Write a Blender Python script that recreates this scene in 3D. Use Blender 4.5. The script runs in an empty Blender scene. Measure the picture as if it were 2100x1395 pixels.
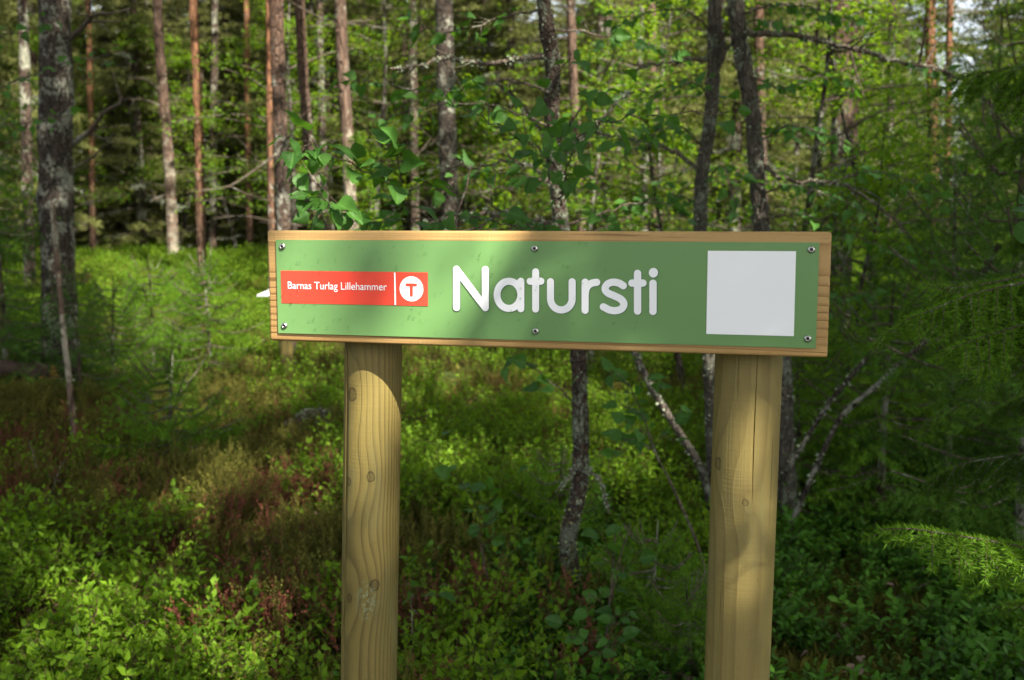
import bpy, math, random
import numpy as np
from mathutils import Vector, Matrix, noise as mnoise

random.seed(7)
RNG = np.random.default_rng(7)
R = math.radians
SC = bpy.context.scene
COL = SC.collection

# ------------------------------------------------------------------ camera
CAM_Z, PITCH, FPX = 1.5, 0.11596, 2100.0
cam_data = bpy.data.cameras.new("camera")
cam_data.sensor_width = 36.0
cam_data.lens = 36.0 * FPX / 2100.0
cam_data.clip_start = 0.05
cam_data.clip_end = 600.0
cam_data.dof.use_dof = True
cam_data.dof.focus_distance = 1.74
cam_data.dof.aperture_fstop = 5.6
cam = bpy.data.objects.new("camera", cam_data)
COL.objects.link(cam)
cam.location = (0, 0, CAM_Z)
cam.rotation_euler = (R(90) - PITCH, 0, 0)
SC.camera = cam

# ------------------------------------------------------------------ sky, sun, exposure
SUN_EL, SUN_AZ = R(46), R(145)          # azimuth measured from +Y towards +X
S = Vector((math.sin(SUN_AZ) * math.cos(SUN_EL), math.cos(SUN_AZ) * math.cos(SUN_EL), math.sin(SUN_EL)))
world = bpy.data.worlds.new("World")
SC.world = world
world.use_nodes = True
wn = world.node_tree
sky = wn.nodes.new("ShaderNodeTexSky")
sky.sky_type = 'NISHITA'
sky.sun_disc = False
sky.sun_elevation = SUN_EL
sky.sun_rotation = SUN_AZ
sky.dust_density = 2.5
hs = wn.nodes.new("ShaderNodeHueSaturation")      # thin bright haze: the sky in the gaps is nearly white
hs.inputs["Saturation"].default_value = 0.38
hs.inputs["Value"].default_value = 1.1
wn.links.new(sky.outputs[0], hs.inputs["Color"])
wn.links.new(hs.outputs[0], wn.nodes["Background"].inputs[0])
wn.nodes["Background"].inputs[1].default_value = 0.085
sun_data = bpy.data.lights.new("sun", 'SUN')
sun_data.energy = 5.0
sun_data.angle = R(0.53)
sun_data.color = (1.0, 0.93, 0.80)
sun = bpy.data.objects.new("sun", sun_data)
COL.objects.link(sun)
sun.rotation_euler = S.to_track_quat('Z', 'Y').to_euler()
SC.view_settings.view_transform = 'Standard'
SC.view_settings.look = 'None'
SC.view_settings.exposure = 1.88
SC.view_settings.gamma = 1.0
SC.view_settings.use_curve_mapping = False
SC.cycles.max_bounces = 7
SC.cycles.diffuse_bounces = 3
SC.cycles.glossy_bounces = 2
SC.cycles.transmission_bounces = 4
SC.cycles.transparent_max_bounces = 4
SC.cycles.caustics_reflective = False
SC.cycles.caustics_refractive = False

# ------------------------------------------------------------------ basic geometry helpers
CP, SP = math.cos(PITCH), math.sin(PITCH)

def ray(px, py):
    x, v = (px - 1050.0) / FPX, (697.5 - py) / FPX
    return np.array([x, CP + v * SP, -SP + v * CP])

def at(px, py, d):
    r = ray(px, py)
    return np.array([0, 0, CAM_Z]) + r * (d / r[1])

def sstep(t):
    t = np.clip(t, 0, 1)
    return t * t * (3 - 2 * t)

def ground(x, y):
    x, y = np.asarray(x, float), np.asarray(y, float)
    rise = 0.74 * sstep((y - 2.5) / 26.0) + 0.0 * x
    m = sstep((y - 1.0) / 4.0)
    b = (0.05 * np.sin(x * 1.7 + 0.4 * y) + 0.045 * np.sin(y * 1.3 - 0.9 * x + 1.0) + 0.022 * np.sin(3.1 * x + 2.3 * y)
         + 0.018 * np.sin(5.3 * y - 2.2 * x + 0.5) + 0.10 * np.sin(0.55 * x + 0.33 * y + 2.0))
    return rise + m * b * 0.9

def gz(x, y):
    return float(ground(x, y))

class MB:
    """collects vertices and faces of one mesh"""
    def __init__(s):
        s.v, s.f, s.m, s.t, s.uv, s.n = [], [], [], [], [], 0
    def add(s, verts, faces, mat=0, tint=None, uv=None):
        verts = np.asarray(verts, float).reshape(-1, 3)
        faces = np.asarray(faces, int)
        s.v.append(verts)
        s.f.append(faces + s.n)
        s.m.append(np.full(len(faces), mat))
        s.t.append(np.zeros(len(verts)) if tint is None else np.broadcast_to(np.asarray(tint, float), (len(verts),)))
        s.uv.append(np.zeros((len(verts), 2)) if uv is None else np.asarray(uv, float))
        s.n += len(verts)
    def mesh(s, name, mats, smooth=True):
        me = bpy.data.meshes.new(name)
        if not s.v:
            return me
        V, T, UV = np.concatenate(s.v), np.concatenate(s.t), np.concatenate(s.uv)
        loops = np.concatenate([f.ravel() for f in s.f])
        sizes = np.concatenate([np.full(len(f), f.shape[1]) for f in s.f])
        M = np.concatenate(s.m)
        me.vertices.add(len(V))
        me.vertices.foreach_set("co", V.astype(np.float32).ravel())
        me.loops.add(len(loops))
        me.loops.foreach_set("vertex_index", loops.astype(np.int32))
        me.polygons.add(len(sizes))
        me.polygons.foreach_set("loop_start", np.concatenate([[0], np.cumsum(sizes)[:-1]]).astype(np.int32))
        me.polygons.foreach_set("material_index", M.astype(np.int32))
        me.polygons.foreach_set("use_smooth", np.full(len(sizes), smooth))
        a = me.attributes.new("tint", 'FLOAT', 'POINT')
        a.data.foreach_set("value", T.astype(np.float32))
        ul = me.uv_layers.new(name="uv")
        ul.data.foreach_set("uv", UV[loops].astype(np.float32).ravel())
        for m in (mats if isinstance(mats, (list, tuple)) else [mats]):
            me.materials.append(m)
        me.update(calc_edges=True)
        return me

def link(name, me, parent=None, label=None, cat=None, group=None, kind=None, mat=None):
    o = bpy.data.objects.new(name, me)
    COL.objects.link(o)
    if parent is not None:
        o.parent = parent
    if mat is not None:
        o.matrix_local = mat
    return tag(o, label, cat, group, kind)

def tag(o, label=None, cat=None, group=None, kind=None):
    if label: o["label"] = label
    if cat: o["category"] = cat
    if group: o["group"] = group
    if kind: o["kind"] = kind
    return o

def thing(name, label, cat, loc=(0, 0, 0), rz=0.0, group=None):
    o = bpy.data.objects.new(name, None)
    o.empty_display_size = 0.1
    COL.objects.link(o)
    o.location = loc
    o.rotation_euler = (0, 0, rz)
    return tag(o, label, cat, group)

def norm(a):
    a = np.asarray(a, float)
    return a / np.maximum(np.linalg.norm(a, axis=-1, keepdims=True), 1e-9)

def smooth_path(pts, step):
    """Catmull-Rom through the points, resampled at about `step`"""
    P = np.asarray(pts, float)
    if len(P) == 2:
        n = max(2, int(np.linalg.norm(P[1, :3] - P[0, :3]) / step) + 1)
        return P[0] + (P[1] - P[0]) * np.linspace(0, 1, n)[:, None]
    Q = np.vstack([2 * P[0] - P[1], P, 2 * P[-1] - P[-2]])
    out = []
    for i in range(len(P) - 1):
        a, b, c, d = Q[i], Q[i + 1], Q[i + 2], Q[i + 3]
        n = max(1, int(np.linalg.norm(c[:3] - b[:3]) / step))
        t = (np.arange(n) / n)[:, None]
        out.append(0.5 * (2 * b + (c - a) * t + (2 * a - 5 * b + 4 * c - d) * t * t + (3 * b - 3 * c + d - a) * t ** 3))
    out.append(P[-1:])
    return np.concatenate(out)

def frames(P):
    T = norm(np.gradient(P, axis=0))
    ref = np.array([0, 0, 1.0]) if abs(T[:, 2]).mean() < 0.8 else np.array([0, 1.0, 0])
    X = norm(np.cross(T, ref))
    return T, X, np.cross(X, T)

def tube(mb, P, rad, sides=8, mat=0, rough=0.0, tint=0.0, seed=0, cap=True):
    P = np.asarray(P, float)
    rad = np.broadcast_to(np.asarray(rad, float), (len(P),))
    T, X, Y = frames(P)
    a = np.linspace(0, 2 * math.pi, sides, endpoint=False)
    rr = rad[:, None] * np.ones(sides)
    if rough:
        g = np.random.default_rng(seed)
        nz = g.normal(0, 1, (len(P), sides))
        nz = (nz + np.roll(nz, 1, 0) + np.roll(nz, 1, 1)) / 1.7
        rr = rr * (1 + rough * nz)
    V = P[:, None] + rr[..., None] * (np.cos(a)[None, :, None] * X[:, None] + np.sin(a)[None, :, None] * Y[:, None])
    n = len(P)
    i, j = np.meshgrid(np.arange(n - 1), np.arange(sides), indexing='ij')
    j2 = (j + 1) % sides
    F = np.stack([i * sides + j, i * sides + j2, (i + 1) * sides + j2, (i + 1) * sides + j], -1).reshape(-1, 4)
    L = np.concatenate([[0], np.cumsum(np.linalg.norm(np.diff(P, axis=0), axis=1))])
    uv = np.stack(np.broadcast_arrays(a[None, :] / 6.283, L[:, None]), -1).reshape(-1, 2)
    mb.add(V.reshape(-1, 3), F, mat, tint, uv)
    if cap:
        for k, r_ in ((0, 0), (n - 1, 1)):
            ring = V[k]
            c = ring.mean(0)
            vv = np.vstack([ring, c])
            q = np.arange(sides)
            ff = np.stack([q, (q + 1) % sides, np.full(sides, sides)], -1)
            mb.add(vv, ff if r_ else ff[:, ::-1], mat, tint)

def tube_mesh(name, P, rad, m, **k):
    mb = MB()
    tube(mb, P, rad, **k)
    return mb.mesh(name, m)

def orient(fwd, nrm):
    """rotation frames from forward (y) and approximate normal (z)"""
    y = norm(fwd)
    x = norm(np.cross(y, nrm))
    z = np.cross(x, y)
    return x, y, z

def scatter_shape(mb, tv, tf, pos, fwd, nrm, size, mat=0, tint=None, tuv=None):
    """copies of one small template shape, all in one mesh"""
    pos = np.asarray(pos, float)
    n = len(pos)
    if n == 0:
        return
    x, y, z = orient(fwd, nrm)
    size = np.broadcast_to(np.asarray(size, float), (n,))
    V = pos[:, None] + size[:, None, None] * (tv[None, :, 0:1] * x[:, None] + tv[None, :, 1:2] * y[:, None] + tv[None, :, 2:3] * z[:, None])
    F = (np.arange(n)[:, None, None] * len(tv) + tf[None]).reshape(-1, tf.shape[1])
    t = np.zeros(n) if tint is None else np.broadcast_to(tint, (n,))
    uv = None if tuv is None else np.tile(tuv, (n, 1))
    mb.add(V.reshape(-1, 3), F, mat, np.repeat(t, len(tv)), uv)

LEAF4_V = np.array([[0, 0, 0], [0.30, 0.42, 0.07], [0, 0.5, 0], [-0.30, 0.42, 0.07], [0, 1.0, -0.10]])
LEAF4_F = np.array([[0, 1, 2], [0, 2, 3], [2, 1, 4], [3, 2, 4]])
OVAL_V = np.array([[0, 0, 0], [0.24, 0.25, 0.04], [0.27, 0.62, 0.04], [0.12, 0.93, 0], [0, 1, -0.02], [-0.12, 0.93, 0], [-0.27, 0.62, 0.04], [-0.24, 0.25, 0.04], [0, 0.55, -0.01]])
OVAL_F = np.array([[0, 1, 8], [1, 2, 8], [2, 3, 8], [3, 4, 8], [4, 5, 8], [5, 6, 8], [6, 7, 8], [7, 0, 8]])
NEEDLE_V = np.array([[-0.5, 0, 0], [0.5, 0, 0], [0, 1, 0]])
NEEDLE_F = np.array([[0, 1, 2]])

def needles(mb, A, B, per_m, length, width, mat=0, tint=0.0, spread=0.9, tip=None):
    """needle triangles all round the twig segments A->B"""
    A, B = np.asarray(A, float), np.asarray(B, float)
    L = np.linalg.norm(B - A, axis=1)
    cnt = np.maximum(1, (L * per_m).astype(int))
    idx = np.repeat(np.arange(len(A)), cnt)
    n = len(idx)
    t = RNG.random(n)
    D = norm(B - A)[idx]
    pos = A[idx] + (B - A)[idx] * t[:, None]
    rnd = RNG.normal(0, 1, (n, 3))
    rad = norm(rnd - (rnd * D).sum(1)[:, None] * D)
    rad[:, 2] += 0.15
    fwd = norm(D * (1 - 0.45 * spread) + rad * spread)
    ln = length * RNG.uniform(0.7, 1.15, n)
    x = norm(np.cross(fwd, RNG.normal(0, 1, (n, 3))))
    w = width * 0.5
    V = np.stack([pos - x * w, pos + x * w, pos + fwd * ln[:, None]], 1)
    tt = np.broadcast_to(np.asarray(tint, float), (len(A),))[idx]
    if tip is not None:
        tt = tt + np.broadcast_to(np.asarray(tip, float), (len(A),))[idx] * t
    tt = tt + RNG.normal(0, 0.08, n)
    mb.add(V.reshape(-1, 3), np.arange(3 * n).reshape(-1, 3), mat, np.repeat(tt, 3))

# ------------------------------------------------------------------ materials
def new_mat(name):
    m = bpy.data.materials.new(name)
    m.use_nodes = True
    nt = m.node_tree
    nt.nodes.clear()
    return m, nt

class G:
    """tiny node-graph helper"""
    def __init__(s, nt): s.nt = nt
    def n(s, t, **k):
        nd = s.nt.nodes.new(t)
        for a, b in k.items():
            setattr(nd, a, b)
        return nd
    def set(s, sock, v):
        if hasattr(v, "is_output") or isinstance(v, bpy.types.NodeSocket):
            s.nt.links.new(v, sock)
        else:
            sock.default_value = v
    def math(s, op, a, b=0.0, c=None, clamp=False):
        nd = s.n("ShaderNodeMath", operation=op, use_clamp=clamp)
        s.set(nd.inputs[0], a); s.set(nd.inputs[1], b)
        if c is not None: s.set(nd.inputs[2], c)
        return nd.outputs[0]
    def vmath(s, op, a, b=(0, 0, 0)):
        nd = s.n("ShaderNodeVectorMath", operation=op)
        s.set(nd.inputs[0], a); s.set(nd.inputs[1], b)
        return nd.outputs["Value"] if op in ('LENGTH', 'DISTANCE', 'DOT_PRODUCT') else nd.outputs[0]
    def mix(s, f, a, b, blend='MIX'):
        nd = s.n("ShaderNodeMix", data_type='RGBA', blend_type=blend)
        s.set(nd.inputs[0], f); s.set(nd.inputs[6], a); s.set(nd.inputs[7], b)
        return nd.outputs[2]
    def noise(s, vec, scale, detail=3.0, rough=0.55, dist=0.0):
        nd = s.n("ShaderNodeTexNoise")
        s.set(nd.inputs["Vector"], vec)
        nd.inputs["Scale"].default_value = scale
        nd.inputs["Detail"].default_value = detail
        nd.inputs["Roughness"].default_value = rough
        nd.inputs["Distortion"].default_value = dist
        return nd.outputs["Fac"]
    def vor(s, vec, scale, feature='F1', out="Distance"):
        nd = s.n("ShaderNodeTexVoronoi", feature=feature)
        s.set(nd.inputs["Vector"], vec)
        nd.inputs["Scale"].default_value = scale
        return nd.outputs[out]
    def ramp(s, f, stops):
        nd = s.n("ShaderNodeValToRGB")
        s.set(nd.inputs[0], f)
        el = nd.color_ramp.elements
        while len(el) < len(stops): el.new(0.5)
        for e, (p, c) in zip(el, stops):
            e.position = p
            e.color = (c, c, c, 1) if isinstance(c, (int, float)) else (*c, 1)
        return nd.outputs[0]
    def map(s, f, a, b, c=0.0, d=1.0):
        nd = s.n("ShaderNodeMapRange")
        s.set(nd.inputs[0], f)
        for i, v in enumerate((a, b, c, d)): nd.inputs[i + 1].default_value = v
        return nd.outputs[0]
    def obj(s): return s.n("ShaderNodeTexCoord").outputs["Object"]
    def uv(s): return s.n("ShaderNodeTexCoord").outputs["UV"]
    def pos(s): return s.n("ShaderNodeNewGeometry").outputs["Position"]
    def attr(s, name): return s.n("ShaderNodeAttribute", attribute_name=name).outputs["Fac"]
    def rnd(s): return s.n("ShaderNodeObjectInfo").outputs["Random"]
    def mapping(s, vec, scale=(1, 1, 1), loc=(0, 0, 0)):
        nd = s.n("ShaderNodeMapping")
        s.set(nd.inputs["Vector"], vec)
        nd.inputs["Scale"].default_value = scale
        nd.inputs["Location"].default_value = loc
        return nd.outputs[0]
    def bsdf(s, col, rough=0.6, spec=0.3, bump=None, bstr=0.4, bdist=0.01, metal=0.0):
        p = s.n("ShaderNodeBsdfPrincipled")
        s.set(p.inputs["Base Color"], col)
        s.set(p.inputs["Roughness"], rough)
        s.set(p.inputs["Specular IOR Level"], spec)
        p.inputs["Metallic"].default_value = metal
        if bump is not None:
            b = s.n("ShaderNodeBump")
            b.inputs["Strength"].default_value = bstr
            b.inputs["Distance"].default_value = bdist
            s.set(b.inputs["Height"], bump)
            s.nt.links.new(b.outputs[0], p.inputs["Normal"])
        return p.outputs[0]
    def out(s, sh):
        o = s.n("ShaderNodeOutputMaterial")
        s.nt.links.new(sh, o.inputs[0])
C4 = lambda c: (*c, 1.0)

def leaf_mat(name, dark, light, trans, fac=0.35, rough=0.45, spec=0.4, veins=False, back=None):
    m, nt = new_mat(name)
    g = G(nt)
    dark, light, trans = (tuple(k * c for c in q) for q, k in ((dark, 0.62), (light, 0.86), (trans, 0.9)))
    r = g.math('ADD', g.math('MULTIPLY', g.rnd(), 0.70), g.math('MULTIPLY', g.attr("tint"), 1.0), clamp=True)
    big = g.noise(g.pos(), 1.3, 2.0)
    r = g.math('ADD', r, g.math('MULTIPLY', g.math('SUBTRACT', big, 0.5), 0.7), clamp=True)
    col = g.mix(r, C4(dark), C4(light))
    tcol = g.mix(r, C4(tuple(0.75 * c for c in trans)), C4(trans))
    bump = None
    if veins:
        uv = g.uv()
        sep = g.n("ShaderNodeSeparateXYZ")
        nt.links.new(uv, sep.inputs[0])
        ax = g.math('ABSOLUTE', sep.outputs[0])
        q = g.math('SUBTRACT', sep.outputs[1], g.math('MULTIPLY', ax, 0.9))
        w = g.math('PINGPONG', g.math('MULTIPLY', q, 8.0), 0.5)
        side = g.map(w, 0.0, 0.10, 1.0, 0.0)
        mid = g.map(ax, 0.0, 0.03, 1.0, 0.0)
        v = g.math('MAXIMUM', g.math('MULTIPLY', side, 0.6), mid, clamp=True)
        lc = tuple(min(1, 1.7 * c + 0.01) for c in light)
        col = g.mix(g.math('MULTIPLY', v, 0.55), col, C4(lc))
        tcol = g.mix(g.math('MULTIPLY', v, 0.6), tcol, C4(tuple(0.55 * c for c in trans)))
        bump = g.math('ADD', g.math('MULTIPLY', v, -1.0), g.math('MULTIPLY', g.noise(uv, 9.0), 0.5))
        blot = g.map(g.noise(uv, 3.0, 4.0), 0.62, 0.75)
        col = g.mix(g.math('MULTIPLY', blot, 0.35), col, C4((0.16, 0.14, 0.03)))
    if back:
        bf = g.n("ShaderNodeNewGeometry").outputs["Backfacing"]
        col = g.mix(bf, col, C4(back))
    p = g.bsdf(col, rough, spec, bump, 0.35, 0.002)
    t = g.n("ShaderNodeBsdfTranslucent")
    nt.links.new(tcol, t.inputs[0])
    mx = g.n("ShaderNodeMixShader")
    mx.inputs[0].default_value = fac
    nt.links.new(p, mx.inputs[1]); nt.links.new(t.outputs[0], mx.inputs[2])
    g.out(mx.outputs[0])
    return m

M = {}
M['birch_leaf'] = leaf_mat("birch_leaf", (0.026, 0.095, 0.018), (0.075, 0.19, 0.028), (0.16, 0.38, 0.025), 0.38, 0.50, 0.24, True, (0.050, 0.12, 0.03))
M['sallow_leaf'] = leaf_mat("sallow_leaf", (0.020, 0.080, 0.010), (0.060, 0.165, 0.018), (0.14, 0.32, 0.015), 0.34, 0.42, 0.30, True, (0.045, 0.10, 0.025))
M['far_leaf'] = leaf_mat("far_leaf", (0.035, 0.11, 0.010), (0.135, 0.26, 0.020), (0.32, 0.50, 0.018), 0.48, 0.6, 0.12)
M['bilberry'] = leaf_mat("bilberry_leaf", (0.030, 0.098, 0.007), (0.145, 0.26, 0.016), (0.28, 0.46, 0.012), 0.42, 0.6, 0.12)
M['lingon'] = leaf_mat("lingonberry_leaf", (0.020, 0.075, 0.007), (0.070, 0.19, 0.014), (0.14, 0.32, 0.012), 0.27, 0.45, 0.22)
M['heather'] = leaf_mat("heather_leaf", (0.040, 0.075, 0.010), (0.17, 0.155, 0.032), (0.16, 0.17, 0.02), 0.25, 0.7, 0.1)
M['heather_red'] = leaf_mat("heather_red_leaf", (0.10, 0.036, 0.022), (0.24, 0.080, 0.055), (0.20, 0.08, 0.05), 0.25, 0.7, 0.1)
M['spruce'] = leaf_mat("spruce_needle", (0.022, 0.072, 0.008), (0.125, 0.26, 0.018), (0.20, 0.36, 0.018), 0.30, 0.6, 0.12)
M['far_spruce'] = leaf_mat("far_spruce_needle", (0.024, 0.042, 0.008), (0.165, 0.178, 0.056), (0.16, 0.18, 0.03), 0.25, 0.7, 0.08)
M['shaded_spruce'] = leaf_mat("shaded_spruce_needle", (0.020, 0.060, 0.011), (0.070, 0.155, 0.018), (0.09, 0.20, 0.015), 0.22, 0.6, 0.12)  # same needles painted darker for the young spruces that stand in shade
M['dead_leaf'] = leaf_mat("dead_leaf", (0.20, 0.12, 0.085), (0.42, 0.30, 0.25), (0.2, 0.13, 0.08), 0.12, 0.6, 0.3)

def bark_mat(name, base, dark, lichen, amount, scale=14.0, top=None, z0=3.0, z1=6.0, stretch=0.35, plates=True):
    m, nt = new_mat(name)
    g = G(nt)
    p = g.pos()
    p1 = g.mapping(p, (1, 1, stretch))
    n1 = g.noise(p1, scale, 5.0, 0.65)
    cr = g.vor(g.mapping(g.vmath('ADD', p, g.vmath('SCALE', p, (0, 0, 0))), (1, 1, stretch * 0.8)), scale * 0.9, 'DISTANCE_TO_EDGE')
    crack = g.map(cr, 0.0, 0.16, 1.0, 0.0)
    col = g.mix(g.map(n1, 0.35, 0.65), C4(dark), C4(base))
    if top:
        sep = g.n("ShaderNodeSeparateXYZ")
        nt.links.new(p, sep.inputs[0])
        zz = g.math('ADD', sep.outputs[2], g.math('MULTIPLY', g.noise(p, 2.0), 1.2))
        col = g.mix(g.map(zz, z0, z1), col, g.mix(n1, C4(tuple(0.6 * c for c in top)), C4(top)))
    if plates:
        col = g.mix(g.math('MULTIPLY', crack, 0.7), col, C4(tuple(0.5 * c for c in dark)))
    l1 = g.noise(g.mapping(p, (1, 1, 0.7)), scale * 1.5, 6.0, 0.7)
    l2 = g.noise(p, scale * 0.22, 3.0)
    if top:
        l1 = g.math('SUBTRACT', l1, g.map(zz, z0, z1, 0.0, 0.16))
    lf = g.map(g.math('ADD', l1, g.math('MULTIPLY', g.math('SUBTRACT', l2, 0.5), 0.9)), 0.62 - 0.25 * amount, 0.68 - 0.25 * amount)
    lc = g.mix(g.noise(p, scale * 3.5), C4(tuple(0.55 * c for c in lichen)), C4(lichen))
    col = g.mix(g.math('MULTIPLY', lf, 0.9), col, lc)
    h = g.math('ADD', g.math('MULTIPLY', crack, -1.0), g.math('ADD', n1, g.math('MULTIPLY', lf, 0.7)))
    g.out(g.bsdf(col, 0.85, 0.15, h, 0.8, 0.02))
    return m

M['bark_birch'] = bark_mat("birch_bark", (0.10, 0.070, 0.055), (0.035, 0.024, 0.020), (0.25, 0.275, 0.20), 0.50, 34.0, stretch=0.8, plates=False)
M['bark_dark'] = bark_mat("lichen_bark", (0.085, 0.065, 0.052), (0.03, 0.023, 0.019), (0.32, 0.32, 0.26), 0.36, 30.0)
M['bark_red'] = bark_mat("red_pine_bark", (0.115, 0.080, 0.060), (0.038, 0.026, 0.021), (0.30, 0.29, 0.24), 0.24, 17.0, top=(0.150, 0.083, 0.054), z0=2.5, z1=5.5)
M['bark_orange'] = bark_mat("orange_pine_bark", (0.15, 0.09, 0.06), (0.06, 0.035, 0.026), (0.34, 0.31, 0.25), 0.12, 9.0, top=(0.24, 0.115, 0.060), z0=1.8, z1=4.0)
M['bark_pale'] = bark_mat("pale_bark", (0.22, 0.15, 0.11), (0.09, 0.06, 0.045), (0.34, 0.30, 0.23), 0.60, 8.0, top=(0.13, 0.083, 0.060), z0=2.4, z1=4.2)  # pale lichen bark; sunlit lower stem painted in below a darker top
M['bark_grey'] = bark_mat("grey_lichen_bark", (0.13, 0.11, 0.09), (0.05, 0.04, 0.034), (0.23, 0.25, 0.19), 0.30, 26.0, plates=False)
M['bark_spruce'] = bark_mat("spruce_bark", (0.11, 0.075, 0.055), (0.04, 0.027, 0.022), (0.30, 0.30, 0.23), 0.35, 13.0)
M['twig'] = bark_mat("dead_twig", (0.19, 0.145, 0.11), (0.08, 0.060, 0.048), (0.36, 0.35, 0.28), 0.25, 40.0, plates=False)
M['green_twig'] = bark_mat("fresh_twig", (0.16, 0.11, 0.05), (0.07, 0.05, 0.03), (0.2, 0.2, 0.1), 0.0, 60.0, plates=False)

def simple(name, col, rough=0.5, spec=0.4, metal=0.0, var=0.0, sc=20.0, bump=0.0):
    m, nt = new_mat(name)
    g = G(nt)
    c = C4(col)
    bp = None
    if var:
        n = g.noise(g.obj(), sc, 4.0)
        c = g.mix(n, C4(tuple(x * (1 - var) for x in col)), C4(tuple(min(1, x * (1 + var)) for x in col)))
        bp = n if bump else None
    g.out(g.bsdf(c, rough, spec, bp, bump, 0.004, metal))
    return m

M['lichen'] = simple("grey_lichen", (0.23, 0.255, 0.185), 0.9, 0.1, var=0.3, sc=60)
M['lichen_yellow'] = simple("yellow_lichen", (0.42, 0.42, 0.17), 0.9, 0.1, var=0.3, sc=60)
M['steel'] = simple("screw_steel", (0.55, 0.53, 0.52), 0.28, 0.5, 1.0)
M['socket'] = simple("screw_socket", (0.03, 0.03, 0.03), 0.5, 0.3)
M['print_white'] = simple("white_print", (0.83, 0.835, 0.87), 0.32, 0.45)
M['print_red'] = simple("red_print", (0.66, 0.056, 0.032), 0.32, 0.45)
M['print_dark'] = simple("dark_green_print", (0.030, 0.10, 0.045), 0.4, 0.4)
M['print_grey'] = simple("grey_print", (0.42, 0.50, 0.56), 0.4, 0.4)
M['panel_white'] = simple("white_panel", (0.75, 0.76, 0.78), 0.4, 0.4, var=0.05)
M['rock'] = simple("log_bark", (0.045, 0.030, 0.024), 0.9, 0.15, var=0.5, sc=18, bump=0.8)
M['log_wood'] = simple("split_wood", (0.42, 0.20, 0.07), 0.8, 0.2, var=0.5, sc=14, bump=0.5)
M['bud'] = simple("brown_bud", (0.12, 0.06, 0.03), 0.7, 0.2)

# plate: green print, faintly uneven
def plate_mat():
    m, nt = new_mat("green_plate")
    g = G(nt)
    o = g.obj()
    n = g.noise(o, 6.0, 3.0)
    col = g.mix(n, C4((0.120, 0.245, 0.082)), C4((0.130, 0.260, 0.088)))
    sp = g.map(g.noise(o, 240.0, 2.0), 0.70, 0.76)
    col = g.mix(g.math('MULTIPLY', sp, 0.25), col, C4((0.20, 0.24, 0.14)))
    g.out(g.bsdf(col, g.map(g.noise(o, 9.0, 4.0), 0.3, 0.7, 0.28, 0.42), 0.45, g.noise(o, 4.0, 1.0), 0.04, 0.01))
    return m
M['plate'] = plate_mat()

def water_mat():
    m, nt = new_mat("water_drop")
    g = G(nt)
    p = g.n("ShaderNodeBsdfPrincipled")
    p.inputs["Base Color"].default_value = (0.9, 1.0, 0.9, 1)
    p.inputs["Roughness"].default_value = 0.04
    p.inputs["IOR"].default_value = 1.33
    p.inputs["Transmission Weight"].default_value = 1.0
    tr = g.n("ShaderNodeBsdfTransparent")
    tr.inputs[0].default_value = (0.93, 0.97, 0.93, 1)
    mx = g.n("ShaderNodeMixShader")
    mx.inputs[0].default_value = 0.80
    nt.links.new(p.outputs[0], mx.inputs[1]); nt.links.new(tr.outputs[0], mx.inputs[2])
    g.out(mx.outputs[0])
    return m
M['water'] = water_mat()

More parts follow.
